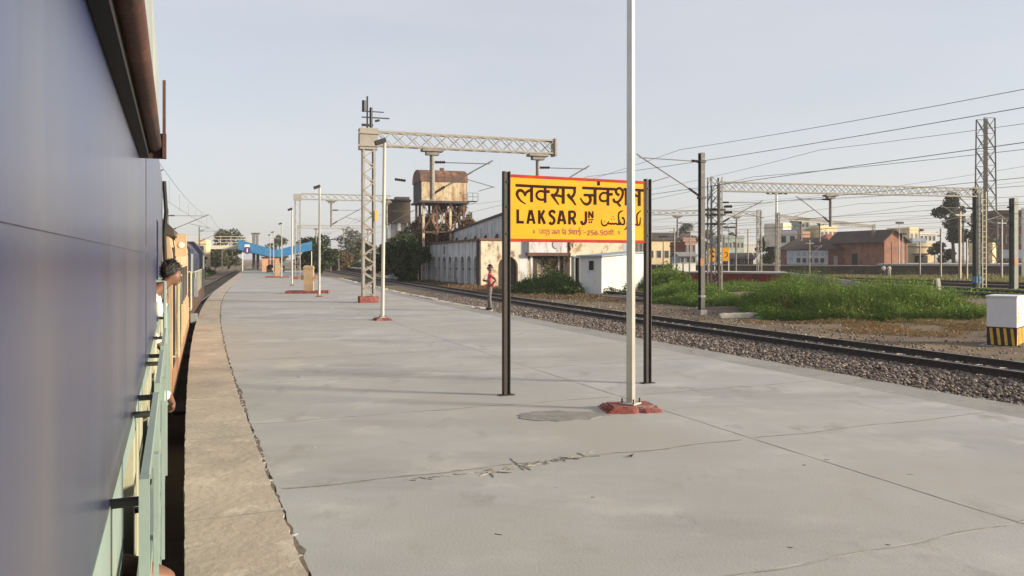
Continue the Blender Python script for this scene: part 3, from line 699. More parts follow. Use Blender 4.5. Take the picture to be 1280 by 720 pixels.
def fingers(J, E, hand, tag_, d, side, slot, curl=(0, 0, -1), sc=1.0):
    """five fingers rooted in the palm: d forward, side across, curl bend direction"""
    p = Vector(J[hand][:3]); d, side, curl = Vector(d).normalized(), Vector(side).normalized(), Vector(curl).normalized()
    for k, (off, ln) in enumerate(((-.03, .072), (-.010, .082), (.010, .078), (.030, .062))):
        a = p + d * .035 * sc + side * off * sc; b = a + (d * .6 + curl * .3) * ln * .55 * sc; c = b + (d * .25 + curl * .8) * ln * .5 * sc
        for nm, q, r_ in (('a', a, .010), ('b', b, .009), ('c', c, .0075)): J[tag_ + str(k) + nm] = (*q, r_ * sc)
        E += [(hand, tag_ + str(k) + 'a', slot), (tag_ + str(k) + 'a', tag_ + str(k) + 'b', slot), (tag_ + str(k) + 'b', tag_ + str(k) + 'c', slot)]
    a = p - side * .035 * sc + d * .005; b = a + (d * .5 - side * .4 + curl * .4) * .05 * sc
    J[tag_ + 'ta'] = (*a, .011 * sc); J[tag_ + 'tb'] = (*b, .009 * sc); E += [(hand, tag_ + 'ta', slot), (tag_ + 'ta', tag_ + 'tb', slot)]
def add_head(J, E, neck, c, f, slot=0, sc=1.0):
    """skull, jaw, nose, ears, brow for a head at c looking along f"""
    c, f = Vector(c), Vector(f).normalized(); up = Vector((0, 0, 1)); s = f.cross(up).normalized()
    q = lambda a, b, z: tuple(c + f * a * sc + s * b * sc + up * z * sc)
    J['skull'] = (*q(-.015, 0, .03), (.085 * sc, .082 * sc)); J['jaw'] = (*q(.045, 0, -.055), .048 * sc); J['chin'] = (*q(.075, 0, -.09), .026 * sc)
    J['crown'] = (*q(-.01, 0, .075), .06 * sc); J['nose'] = (*q(.098, 0, -.015), .014 * sc); J['nosetip'] = (*q(.118, 0, -.032), .012 * sc)
    J['brow'] = (*q(.07, 0, .015), .045 * sc)
    J['ear_l'] = (*q(-.005, -.088, -.01), .018 * sc); J['ear_r'] = (*q(-.005, .088, -.01), .018 * sc)
    E += [(neck, 'skull', slot), ('skull', 'crown', slot), ('skull', 'jaw', slot), ('jaw', 'chin', slot), ('skull', 'brow', slot), ('brow', 'nose', slot), ('nose', 'nosetip', slot), ('skull', 'ear_l', slot), ('skull', 'ear_r', slot)]
    return c, f, s
def hair_cap(parent, c, f, s, sc=1.0, thick=1.0):
    """scalp shell with an uneven hairline plus short tufts"""
    up = Vector((0, 0, 1)); M = Matrix((f, s, up)).transposed(); b = MB(); vs, fs = [], []
    nu, nv = 28, 12; g = random.Random(9); pts = []
    for j in range(nv + 1):
        for i in range(nu):
            ph = 2 * math.pi * i / nu; fr = (math.cos(ph) + 1) / 2; side = abs(math.sin(ph))
            lim = R(118) - R(66) * fr ** 1.3 - R(16) * side ** 6 + R(5) * math.sin(7 * ph)
            th = (j / nv) * lim; w_ = 1 + .03 * math.sin(5 * ph + 3 * th) + g.uniform(-.03, .03) - .04 * (j / nv) ** 4
            n = Vector((math.sin(th) * math.cos(ph), math.sin(th) * math.sin(ph), math.cos(th)))
            v = Vector((.102 * n.x - .018, .090 * n.y, .108 * n.z + .030)) * sc * w_ * thick
            vs.append(M @ v + c); pts.append((M @ v + c, (M @ n).normalized()))
    for j in range(nv):
        for i in range(nu): fs.append((j * nu + i, (j + 1) * nu + i, (j + 1) * nu + (i + 1) % nu, j * nu + (i + 1) % nu))
    b.add(vs, fs)
    for p, n in pts[nu:]:
        for _ in range(3):
            d = (n + Vector((g.uniform(-.7, .7), g.uniform(-.7, .7), g.uniform(-.9, .3)))).normalized(); t = d.cross(Vector((g.uniform(-1, 1), g.uniform(-1, 1), 1))).normalized() * .006 * sc
            q = p + Vector((g.uniform(-.01, .01), g.uniform(-.01, .01), g.uniform(-.008, .008))); b.add([q - t, q + t, q + d * g.uniform(.006, .016) * sc], [(0, 1, 2)])
    return b.build('hair', hairm, parent, False)
def eyes(parent, c, f, s):
    for k in (-1, 1):
        b = MB(); b.ell(c + f * .092 + s * .034 * k + Vector((0, 0, .006)), (.011, .011, .009), 8, 6); b.build('eye', mat('eye', (.4, .37, .34), .3, .05), parent, True)
# standing man at the platform's outer edge: faces along the rails to the left, one hand on his hip
g = G(612.5, 388.5); man = thing('person', 'man in pinkish red shirt and grey trousers standing on the platform edge', 'person', g, R(172))
J = {'pelvis': (0, 0, .93, (.14, .12)), 'waist': (.01, 0, 1.08, (.15, .115)), 'chest': (0, 0, 1.28, (.165, .12)), 'neckb': (-.01, 0, 1.43, .085), 'neck': (.005, 0, 1.50, .055)}
E = [('pelvis', 'waist', 1), ('waist', 'chest', 1), ('chest', 'neckb', 1), ('neckb', 'neck', 0)]
for s_, k in ((1, 'l'), (-1, 'r')):
    J.update({'hip' + k: (0, .095 * s_, .86, .098), 'knee' + k: (.03 - .03 * s_, .10 * s_, .48, .068), 'ank' + k: (.0 - .05 * s_, .105 * s_, .09, .052), 'toe' + k: (.15 - .05 * s_, .115 * s_, .04, .036), 'heel' + k: (-.05 - .05 * s_, .105 * s_, .045, .036)})
    E += [('pelvis', 'hip' + k, 2), ('hip' + k, 'knee' + k, 2), ('knee' + k, 'ank' + k, 2), ('ank' + k, 'toe' + k, 3), ('ank' + k, 'heel' + k, 3)]
J.update({'shl': (-.01, .17, 1.38, .072), 'ell': (-.27, .25, 1.17, .046), 'wrl': (-.09, .2, .985, .033), 'hal': (-.03, .17, .96, .034),
          'shr': (0, -.17, 1.38, .07), 'elr': (.03, -.23, 1.11, .046), 'wrr': (.2, -.10, 1.13, .033), 'har': (.22, -.05, 1.14, .034)})
J['slvl'] = (-.17, .22, 1.255, .056); J['slvr'] = (.03, -.21, 1.23, .055)
E += [('chest', 'shl', 1), ('shl', 'slvl', 1), ('slvl', 'ell', 0), ('ell', 'wrl', 0), ('wrl', 'hal', 0), ('chest', 'shr', 1), ('shr', 'slvr', 1), ('slvr', 'elr', 0), ('elr', 'wrr', 0), ('wrr', 'har', 0)]
fingers(J, E, 'hal', 'fl', (1, -.1, -.3), (0, .2, 1), 0); fingers(J, E, 'har', 'fr', (.7, .5, .3), (0, 0, 1), 0, (.2, 1, 0))
c, f, s = add_head(J, E, 'neck', (.02, 0, 1.615), (1, .05, -.05))
body('body', J, E, [skin, shirtp, trou, shoe], man); hair_cap(man, c, f, s); eyes(man, c, f, s)
b = MB(); b.prism([(-.155, 1.0 - .09), (.16, 1.0 - .09), (.165, 1.0), (-.16, 1.0)], -.135, .135, lambda x, y, z: (x, z, y)); b.build('shirt_hem', shirtp, man)

# ================================================================ THE TRAIN
blue = mat('coach_blue', (.010, .016, .066), .34, .3, .6, [((.048, .049, .072), .55, .44, .66, (1.5, 1, .3)), ((.006, .016, .085), .42, .46, .6, (1.0, 1, .8)), ((.075, .075, .092), 1.3, .50, .74, (1.5, 1, .14)), ((.007, .009, .034), 1.8, .54, .72, (1.5, 1, .2)), ((.015, .014, .02), 5, .66, .8, (1.5, 1, .06))], .04, 3, world=False, spec=.6, coat=.55)  # streaks are grime, the pale ones also painted-in blurred reflections
mint = mat('coach_mint', (.20, .265, .24), .55, .1, 2, [((.33, .35, .26), 1.6, .55, .75, (1, 1, .4)), ((.20, .17, .13), 9, .64, .78)], .08, 30)
creamp = mat('pier_cream', (.36, .36, .25), .6, .15, 2.5, [((.22, .17, .10), 6, .6, .75)], .1, 30)
rust = mat('rust_gutter', (.07, .027, .018), .75, .3, 3, [((.03, .013, .01), 5, .5, .7), ((.15, .075, .05), 3, .6, .78)], .2, 30)
roofm = mat('coach_roof', (.26, .29, .275), .75, .15, 1.5, [((.13, .13, .12), 3, .5, .68, (1, 1, .3))], .1, 20)
black = mat('black_and_shade', (.008, .008, .009), .8, .3, 4)  # black parts, and shade painted in openings and under the hood
inner = mat('coach_interior', (.03, .03, .032), .9, .2, 2)  # dimness inside the coach put into this dark colour
T0, R0, Z0 = 2.0, -1.77, -.72
def Q(t, r, z): return Vector((-SA * t + CA * r, CA * t + SA * r, z))
def L(t, r, z): return (t - T0, -(r - R0), z - Z0)
def lb(b, t0, t1, r0, r1, z0, z1): return b.b2(tuple(map(min, zip(L(t0, r0, z0), L(t1, r1, z1)))), tuple(map(max, zip(L(t0, r0, z0), L(t1, r1, z1)))))
co = thing('passenger_coach', 'dark blue coach with pale mint window band, close beside the camera', 'railway coach', Q(T0, R0, Z0), HEAD, 'coaches of the halted train')
WR = -.15                                      # plane of the side wall
DOOR = (8.0, 8.75); TE = 12.0; TB = -9.0
b = MB(); lb(b, TB, DOOR[0], WR - .05, WR, 1.33, 3.02); lb(b, DOOR[0], DOOR[1], WR - .05, WR, 2.32, 3.02); lb(b, DOOR[1], TE, WR - .05, WR, 1.33, 3.02)
b.build('side_panel', blue, co)
wins = [2.78, 4.42, 6.08, 9.75]; WW = .64
b = MB()
lb(b, TB, DOOR[0], WR - .05, WR + .002, -.25, .55); lb(b, DOOR[1], TE, WR - .05, WR + .002, -.25, .55); lb(b, DOOR[0], DOOR[1], WR - .05, WR + .002, -.25, .45)
lb(b, TB, DOOR[0], WR - .05, WR + .002, 1.25, 1.328); lb(b, DOOR[1], TE, WR - .05, WR + .002, 1.25, 1.328)
lb(b, TB, wins[0], WR - .05, WR + .002, .55, 1.25); b.build('window_band', mint, co)
for a, c_ in ((wins[0] + WW, wins[1]), (wins[1] + WW, wins[2]), (wins[2] + WW, DOOR[0]), (DOOR[1], wins[3]), (wins[3] + WW, TE)):
    b = MB(); lb(b, a, c_, WR - .05, WR + .004, .55, 1.25); b.build('window_pier', creamp, co)
for k, (g0, g1) in enumerate(((2.2, 3.62), (3.88, 5.3), (5.55, 6.98), (9.12, 10.6))):
    gd = MB(); r_ = -.070
    lb(gd, g0, g0 + .05, r_ - .012, r_ + .012, .42, 1.40); lb(gd, g1 - .05, g1, r_ - .012, r_ + .012, .42, 1.40)
    for z in (.42, .74, 1.06, 1.36): lb(gd, g0 + .05, g1 - .05, r_ - .010, r_ + .010, z, z + .04)
    lb(gd, g0 + .45, g0 + .49, r_ + .012, r_ + .026, .46, 1.36)
    gu = gd.build('window_guard', mint, co)
    for t in (g0 + .06, g1 - .1):
        for z in (1.33, .95):
            b = MB(); b.tube([L(t, WR, z), L(t, r_, z)], .013, 6); b.build('hinge_pin', darkm, gu)
    b = MB(); lb(b, g0 + .1, g1 - .12, r_ - .03, r_ - .014, .46, 1.04); b.build('shutter_rail', mint, gu)
b = MB(); lb(b, TB, TE, -3.39, -3.34, -.25, 3.0); lb(b, TB, TB + .05, -3.34, -.2, -.25, 3.0); lb(b, TE - .05, TE, -3.34, -.2, -.25, 3.0); lb(b, TB + .05, TE - .05, -3.34, -.2, .38, .45); b.build('body_shell', blue, co)
b = MB(); lb(b, TB + .06, TE - .06, -1.0, -.95, .45, 2.95); b.build('partition', inner, co)
b = MB(); pts = [(WR - .06 - (3.39 - .21) * k / 14, 3.0 + .42 * math.sin(math.pi * k / 14) ** .7) for k in range(15)]
b.prism([(-3.34, 2.96)] + [(r_, z) for r_, z in pts[::-1]] + [(WR - .06, 2.96)], TB, TE, lambda x, y, z: L(z, x, y)); b.build('roof', roofm, co, False)
MB().b2(*(lambda a, c: (tuple(map(min, zip(a, c))), tuple(map(max, zip(a, c)))))(L(TB, WR + .0, 1.985), L(DOOR[0], WR + .003, 2.008))).build('reflection_bead', blue, co)  # added bead standing for a reflection edge on the blue side
for t in (5.0,):
    b = MB(); lb(b, t, t + .04, WR + .0005, WR + .003, 1.335, 1.98); lb(b, t, t + .04, WR + .0005, WR + .003, 2.02, 3.0); b.build('cover_strip', blue, co)
# overhanging rain hood with its rusted gutter pipe, ending in a plate
GE = 4.17
b = MB(); b.tube([L(t, -.09 + .004 * t / 4, 2.49) for t in (-2, 0, 1, 2, 3, GE)], .031, 12); b.build('rain_gutter', rust, co, True)
b = MB(); lb(b, GE, GE + .015, -.15, -.035, 2.43, 2.55); lb(b, GE - .03, GE + .012, -.052, -.038, 2.43, 2.80); b.build('gutter_end', rust, co)
b = MB(); b.prism([(WR, 2.555), (-.115, 2.53), (-.066, 2.54), (-.072, 2.88), (WR, 3.05)], -3, GE - .02, lambda x, y, z: L(z, x, y)); b.build('rain_hood', roofm, co)
b = MB(); lb(b, -3, GE - .01, WR + .001, -.112, 2.43, 2.50); b.build('hood_soffit', black, co)  # shadow beneath the hood put in as a black strip
b = MB(); lb(b, TE, TE + .45, -2.6, -.42, .2, 2.9); 
for k in range(4): lb(b, TE + .04 + k * .1, TE + .10 + k * .1, -2.7, -.30, .1, 3.0)
b.build('gangway_bellows', black, co)
b = MB(); b.tube([L(TE - .02, WR + .02, 3.02), L(TE - .03, WR + .045, 2.6), L(TE, WR + .02, 2.3), L(TE + .02, WR + .05, 1.4)], .03, 6); b.build('end_pipe', black, co)
for s_ in (DOOR[0] - .09, DOOR[1] + .09):
    b = MB(); b.tube([L(s_, WR, .8), L(s_, WR + .07, .8), L(s_, WR + .07, 1.75), L(s_, WR, 1.75)], .014, 6); b.build('handrail', mint, co)
b = MB(); lb(b, TB, TE, -2.9, -.5, -.55, -.25); b.build('underframe', black, co)
for t in (-7.2, 9.4):
    b = MB(); lb(b, t - 1.4, t + 1.4, -.95, -.8, -.62, -.3); 
    for w_ in (-.95, .95): b.prism([(L(t + w_, 0, 0)[0] + .42 * math.cos(k * math.pi / 8), .42 * math.sin(k * math.pi / 8) + .42) for k in range(16)], .75, .85, lambda x, y, z: (x, -z, y))
    b.build('bogie', black, co)
# the second coach, cream and orange, further round the curve
cream = mat('coach_cream', (.46, .33, .20), .7, .15, 1.2, [((.33, .20, .11), 1.4, .52, .7, (1, 1, .3)), ((.50, .39, .26), 1, .55, .7)], .1, 15)
orange = mat('coach_orange', (.29, .155, .085), .65, .2, 2, [((.2, .08, .04), 3, .55, .7)], .1, 15)
pA, pB = P(12.9, R0, Z0), P(26.2, R0, Z0); LC = (pB - pA).length; az = math.atan2(pB.y - pA.y, pB.x - pA.x)
c2 = thing('passenger_coach', 'cream and orange coach behind the blue one, a lamp box high on its side', 'railway coach', pA, az, 'coaches of the halted train')
b = MB(); hw = 1.6; prof = [(-hw, .55), (-hw, 2.75), (-hw + .06, 3.1), (-1.2, 3.5), (-.5, 3.72), (.5, 3.72), (1.2, 3.5), (hw - .06, 3.1), (hw, 2.75), (hw, .55)]
b.prism(prof, 0, LC, lambda x, y, z: (z, x, y)); b.build('body', cream, c2)
b = MB(); b.prism([(-hw - .03, 3.02), (-hw - .02, 3.12), (-1.2, 3.54), (-.5, 3.76), (.5, 3.76), (1.2, 3.54), (hw, 3.12), (hw, 3.02)], -.03, LC + .03, lambda x, y, z: (z, x, y)); b.build('roof', mat('soot_roof', (.07, .055, .045), .9, .3, 3), c2)
b = MB(); b.b2((.02, -hw - .012, .56), (LC - .02, -hw - .002, 1.02)); b.build('lower_band', orange, c2)
for x in (.35, LC - 1.2):
    d = MB(); d.b2((x, -hw - .006, 1.02), (x + .78, -hw + .02, 2.85)); dr = d.build('door', black, c2)  # open doorway, its inner shade put in as a black slab
    for xx in (x - .1, x + .88): MB().tube([(xx, -hw, 1.2), (xx, -hw - .08, 1.2), (xx, -hw - .08, 2.3), (xx, -hw, 2.3)], .018, 6).build('handrail', creamp, dr)
    MB().b2((x - .05, -hw - .25, .3), (x + .85, -hw - .01, .36)).build('footboard', black, dr)
for k in range(6):
    x = 2.0 + k * 1.45
    w_ = MB().b2((x, -hw - .02, 1.75), (x + .8, -hw - .003, 2.5)).build('window', mat('dull_glass', (.04, .035, .03), .2, .2), c2)
    MB().b2((x - .05, -hw - .035, 1.70), (x + .85, -hw - .003, 1.745)).b2((x - .05, -hw - .035, 2.505), (x + .85, -hw - .003, 2.55)).build('window_frame', cream, w_)
    for q in range(3): MB().b2((x - .05 + q * .3, -hw - .06, 1.1), (x - .01 + q * .3, -hw - .002, 1.68)).build('panel_rib', cream, c2)
lbx = MB().b2((1.3, -hw - .17, 2.72), (1.75, -hw - .002, 3.08)).build('lamp_box', cream, c2)
MB().ell((1.295, -hw - .09, 2.9), (.02, .05, .05), 10, 6).build('lens', mat('lamp_lens', (.75, .68, .5), .15, .05), lbx)
MB().b2((.3, -1.3, .2), (LC - .3, 1.3, .55)).build('underframe', black, c2)
# the engine
navy = mat('engine_navy', (.022, .028, .06), .5, .3, 2, [((.06, .055, .06), 2, .5, .7)], .05, 20); brn = mat('engine_brown', (.06, .032, .022), .8, .3, 3)
pA, pB = P(27.2, R0, Z0), P(43.5, R0, Z0); LN = (pB - pA).length; az = math.atan2(pB.y - pA.y, pB.x - pA.x)
en = thing('locomotive', 'dark navy locomotive at the head of the train, seen along its side', 'locomotive', pA, az)
MB().prism([(-1.45, 1.35), (-1.45, 2.9), (-1.1, 3.35), (1.1, 3.35), (1.45, 2.9), (1.45, 1.35)], 3.2, LN - 3, lambda x, y, z: (z, x, y)).build('hood', navy, en)
for x0, x1 in ((.4, 3.2), (LN - 3, LN - .3)):
    cb = MB().prism([(-1.6, 1.35), (-1.6, 3.0), (-1.2, 3.5), (1.2, 3.5), (1.6, 3.0), (1.6, 1.35)], x0, x1, lambda x, y, z: (z, x, y)).build('cab', navy, en)
    MB().b2((x0 + .5, -1.63, 2.2), (x0 + 1.4, -1.603, 2.85)).build('window', mat('pale_glass', (.35, .38, .40), .15, .2), cb)
    MB().b2((x0 + 1.7, -1.62, 1.4), (x0 + 2.4, -1.603, 2.9)).build('door', mat('engine_door', (.03, .035, .07), .5, .2), cb)
MB().b2((.2, -1.58, .75), (LN - .1, 1.58, 1.349)).build('frame', brn, en)
MB().b2((.6, -1.2, .15), (LN - .6, 1.2, .749)).build('running_gear', black, en)
for k in range(7):
    x = 3.6 + k * 1.5; MB().b2((x, -1.47, 1.7), (x + 1.1, -1.452, 2.7)).build('hood_door', navy, en)
b = MB()
for k in range(10): b.tube([(1 + k * 1.5, -1.56, 1.35), (1 + k * 1.5, -1.56, 2.2)], .02, 6)
b.tube([(1, -1.56, 2.2), (1 + 13.5, -1.56, 2.2)], .02, 6); b.build('handrail', creamp, en)
MB().box((1.0, -1.75, 1.75), (.25, .12, .6)).box((.2, -1.72, .8), (.3, .2, .3)).build('step_box', mat('grey_steel', (.24, .25, .25), .5, .2), en)
# passengers: one leaning from the doorway, one elbow out of the nearest window
def W(t, r, z): return tuple(Q(t, r, z))
lm = thing('person', 'man leaning out of the blue coach doorway in a white shirt', 'person', (0, 0, 0))
J = {'pelvis': (*W(8.300, -.42, 1.33), (.13, .12)), 'waist': (*W(8.300, -.36, 1.42), .12), 'chest': (*W(8.290, -.34, 1.50), (.13, .11)), 'neckb': (*W(8.330, -.17, 1.64), .062), 'neck': (*W(8.350, -.06, 1.73), .052)}
J['pelvis'] = (*W(8.300, -.44, 1.22), (.13, .12))
E = [('pelvis', 'waist', 1), ('waist', 'chest', 1), ('chest', 'neckb', 1), ('neckb', 'neck', 0)]
for s_, k in ((1, 'l'), (-1, 'r')):
    J.update({'hip' + k: (*W(8.300 + .09 * s_, -.46, 1.12), .09), 'knee' + k: (*W(8.310 + .1 * s_, -.44, .80), .065), 'ank' + k: (*W(8.300 + .1 * s_, -.46, .53), .05), 'toe' + k: (*W(8.320 + .1 * s_, -.33, .49), .036)})
    E += [('pelvis', 'hip' + k, 2), ('hip' + k, 'knee' + k, 2), ('knee' + k, 'ank' + k, 2), ('ank' + k, 'toe' + k, 3)]
J.update({'shr': (*W(8.20, -.20, 1.58), .064), 'elr': (*W(8.12, -.22, 1.30), .046), 'cufr': (*W(8.08, -.13, 1.16), .042), 'wrr': (*W(8.06, -.10, 1.13), .031), 'har': (*W(8.04, -.085, 1.09), .033),
          'shl': (*W(8.470, -.17, 1.60), .064), 'ell': (*W(8.670, -.16, 1.4), .046), 'wrl': (*W(8.810, -.09, 1.5), .031), 'hal': (*W(8.830, -.08, 1.56), .033)})
E += [('chest', 'shr', 1), ('shr', 'elr', 1), ('elr', 'cufr', 1), ('cufr', 'wrr', 0), ('wrr', 'har', 0), ('chest', 'shl', 1), ('shl', 'ell', 1), ('ell', 'wrl', 1), ('wrl', 'hal', 0)]
dv = lambda t, r, z: tuple(Q(t, r, z))
fingers(J, E, 'har', 'fr', dv(0, .1, -1), dv(1, 0, 0), 0, dv(0, -1, 0)); fingers(J, E, 'hal', 'fl', dv(0, .1, 1), dv(1, 0, 0), 0, dv(0, -1, 0))
c, f, s = add_head(J, E, 'neck', W(8.380, -.020, 1.795), dv(.78, .55, -.08), sc=1.0)
body('body', J, E, [skin, whites, darkcl, shoe], lm); hair_cap(lm, c, f, s, 1.0, 1.06); eyes(lm, c, f, s)
ps = thing('person', 'seated passenger with a bare elbow out of the nearest window', 'person', (0, 0, 0))
J = {'pelvis': (*W(3.05, -.62, .62), (.14, .12)), 'chest': (*W(3.05, -.6, .98), (.14, .11)), 'neckb': (*W(3.06, -.6, 1.12), .075), 'neck': (*W(3.06, -.6, 1.18), .055),
     'shr': (*W(3.0, -.45, 1.05), .066), 'mid': (*W(2.97, -.2, .92), .05), 'elr': (*W(2.98, -.012, .835), .048), 'foa': (*W(3.12, -.12, .86), .042), 'wrr': (*W(3.24, -.25, .87), .032), 'har': (*W(3.28, -.3, .9), .033)}
E = [('pelvis', 'chest', 1), ('chest', 'neckb', 1), ('neckb', 'neck', 0), ('chest', 'shr', 1), ('shr', 'mid', 0), ('mid', 'elr', 0), ('elr', 'foa', 0), ('foa', 'wrr', 0), ('wrr', 'har', 0)]
J.update({'thr': (*W(2.97, -.4, .6), .085), 'thl': (*W(3.2, -.42, .6), .085)}); E += [('pelvis', 'thr', 2), ('pelvis', 'thl', 2)]
fingers(J, E, 'har', 'fr', dv(.6, -.8, .1), dv(.8, .6, 0), 0, dv(0, 0, -1))
c, f, s = add_head(J, E, 'neck', W(3.1, -.6, 1.29), dv(.8, -.4, 0))
body('body', J, E, [skin, darkcl, trou], ps); hair_cap(ps, c, f, s)

ps = thing('person', 'passenger with a white cuffed arm resting out of a coach window farther along', 'person', (0, 0, 0))
J = {'pelvis': (*W(6.3, -.62, .62), (.14, .12)), 'chest': (*W(6.3, -.6, .98), (.14, .11)), 'neckb': (*W(6.3, -.6, 1.12), .075), 'neck': (*W(6.3, -.6, 1.18), .055),
     'shr': (*W(6.26, -.44, 1.06), .066), 'elr': (*W(6.22, -.16, .93), .05), 'cuf': (*W(6.34, -.055, .97), .044), 'wrr': (*W(6.38, -.035, .94), .031), 'har': (*W(6.42, -.02, .90), .033)}
E = [('pelvis', 'chest', 1), ('chest', 'neckb', 1), ('neckb', 'neck', 0), ('chest', 'shr', 1), ('shr', 'elr', 1), ('elr', 'cuf', 1), ('cuf', 'wrr', 0), ('wrr', 'har', 0)]
J.update({'thr': (*W(6.22, -.4, .6), .085), 'thl': (*W(6.45, -.42, .6), .085)}); E += [('pelvis', 'thr', 2), ('pelvis', 'thl', 2)]
fingers(J, E, 'har', 'fr', dv(.4, .2, -.9), dv(.8, -.3, .2), 0, dv(0, -1, -.3))
c, f, s = add_head(J, E, 'neck', W(6.35, -.6, 1.29), dv(.9, .2, 0))
body('body', J, E, [skin, whites, trou], ps); hair_cap(ps, c, f, s)
# ================================================================ YARD: GANTRIES, MASTS, PLATFORMS
def ladder(parent, x, z0, z1, m, y=-.35):
    b = MB(); b.box((x - .16, y, (z0 + z1) / 2), (.05, .05, z1 - z0)).box((x + .16, y, (z0 + z1) / 2), (.05, .05, z1 - z0)); b.build('ladder_rail', m, parent)
    b = MB(); n = int((z1 - z0) / .4)
    for k in range(n): b.box((x, y, z0 + .2 + k * .4), (.27, .03, .03))
    tag(b.build('rungs', m, parent), kind='stuff')
def ibeam(parent, name, x, z0, z1, wd, m, y=0):
    b = MB(); b.b2((x - wd / 2, y - wd / 2, z0), (x + wd / 2, y - wd / 2 + .025, z1)).b2((x - wd / 2, y + wd / 2 - .025, z0), (x + wd / 2, y + wd / 2, z1)).b2((x - .015, y - wd / 2 + .025, z0), (x + .015, y + wd / 2 - .025, z1)); return b.build(name, m, parent)
greenst = mat('column_grey_green', (.10, .115, .10), .6, .2, 2, [((.09, .06, .045), 4, .55, .7)])
ladm = mat('ladder_cream', (.55, .48, .30), .6, .15, 3)
gL, gR = A(893.5, 55.6), A(1221, 60.7); gz = ground_z(gL.x, gL.y); LW = (gR - gL).length; az = math.atan2(gR.y - gL.y, gR.x - gL.x)
gt = thing('gantry', 'long latticed gantry on two columns spanning the right-hand yard', 'catenary gantry', (gL.x, gL.y, gz), az, 'overhead line gantries')
lattice_leg(gt, 8.2, .78, .6, mastd, .62, .10, fine=True)
ibeam(gt, 'column', .05, 0, 7.7, .15, mat('column_dark', (.03, .026, .024), .6, .2, 2), -.5)
ibeam(gt, 'column', LW, -.1, 8.0, .42, greenst); ladder(gt, LW + .35, 0, 7.6, ladm)
MB().box((LW, 0, .95), (.47, .47, .5)).build('painted_band', mat('band_blue', (.05, .15, .30), .6, .2), gt)
boom(gt, .4, LW - .22, 7.25, .62, .5, mastm, .72)
b = MB(); b.bar((.4, 0, 7.2), (-.3, 0, 6.3), .07).bar((.35, .25, 8.1), (-.39, .25, 6.6), .05).bar((LW - .3, 0, 7.2), (LW - 1.3, 0, 7.2), .05).bar((LW - .2, 0, 6.1), (LW - 1.6, 0, 7.2), .07); b.build('knee_brace', mastd, gt)
drop_arm(gt, 9.15, 7.15, 4.85, mastd, 0, .22); cantilever(gt, (9.1, 0, 5.15), 2.5, -1, 1.7)
cantilever(gt, (.45, 0, 5.0), 3.0, 1, 1.5); cantilever(gt, (LW - .3, 0, 4.9), 2.6, -1, 1.5)
b = MB()
for z in (4.95, 5.6, 5.95): b.box((0, 0, z), (1.3, .7, .12))
b.build('clamp_band', darkm, gt)
for z in (5.75, 6.15): insulator((.55, -.3, z), (1.15, -.3, z + .02), gt, .11)
def gantry(label, pl, pr, h, m, drops, hz=.55, wd=.45, cm=None):
    az = math.atan2(pr.y - pl.y, pr.x - pl.x); W_ = (pr - pl).length
    o = thing('gantry', label, 'catenary gantry', pl, az, 'overhead line gantries')
    lattice_leg(o, h, wd, .4, m, .6, .09, fine=False); lattice_leg(o, h, wd, .4, m, .6, .09, fine=False, cx=W_)
    boom(o, .3, W_ - .3, h - .75, hz, .4, m, .8)
    for x, d in drops: drop_arm(o, x, h - .8, h - 3.3, mastd, 0, .2); cantilever(o, (x, 0, h - 3.1), 2.4, d, 1.5)
    return o
gantry('second gantry behind, reaching from behind the name board to a rusty column', A(800, 90, -.4), A(949, 93, -.4), 8.1, mastm, [(4.5, 1), (8.6, 1), (11.8, -1)])
gantry('third gantry far back, its boom low over the dark brick sheds', A(972, 97, -.4), A(1092, 128, -.4), 8.0, mastm, [(8, -1), (15, 1)])
gantry('farthest gantry, behind the tall dark pylon at the yard edge', A(1202, 120, -.4), A(1330, 118, -.4), 8.6, mastd, [(5, 1), (10, 1)])
# mast between the first two tracks, in front of the weeds
m2 = A(877, 41, -.9); o = thing('catenary_mast', 'plain dark steel mast standing on earth before the yard weeds', 'catenary mast', m2, NA)
ibeam(o, 'column', 0, 0, 8.3, .25, mat('mast_dark_steel', (.04, .04, .038), .55, .25, 2, [((.14, .11, .09), 4, .55, .7)]))
MB().b2((-.14, -.15, .9), (.14, .15, 1.0)).b2((-.2, -.2, -.05), (.2, .2, .25)).build('foot', slpm, o)
MB().b2((-.16, -.14, 2.5), (.05, -.128, 2.9)).build('number_plate', mat('plate_rust', (.30, .12, .05), .7, .3), o)
cantilever(o, (0, 0, 6.0), 3.6, -1, 1.9, .035)
MB().box((0, 0, 6.0), (.34, .34, .12)).box((0, 0, 7.85), (.34, .34, .12)).build('clamp_band', darkm, o)
# mast right of the gantry
o = thing('catenary_mast', 'thick grey green mast at the yard edge with brackets towards the tracks', 'catenary mast', A(1267, 62, -.4), NA)
ibeam(o, 'column', 0, 0, 7.1, .45, greenst); cantilever(o, (-.1, 0, 4.9), 2.6, -1, 1.5); MB().b2((-.28, -.28, 1.9), (.1, -.23, 2.4)).build('number_plate', MC['plate_rust'], o)
o = thing('catenary_mast', 'pale timber coloured mast before the eucalyptus tree', 'catenary mast', A(1200, 88, -.4), NA)
ibeam(o, 'column', 0, 0, 7.6, .22, mat('mast_pale', (.32, .28, .22), .7, .2)); ibeam(o, 'column', 1.1, 0, 4.6, .14, MC['mast_pale']); MB().box((.4, 0, 7.2), (2.4, .15, .2)).build('crossarm', mastd, o); cantilever(o, (.1, 0, 5.2), 2.2, 1, 1.4)
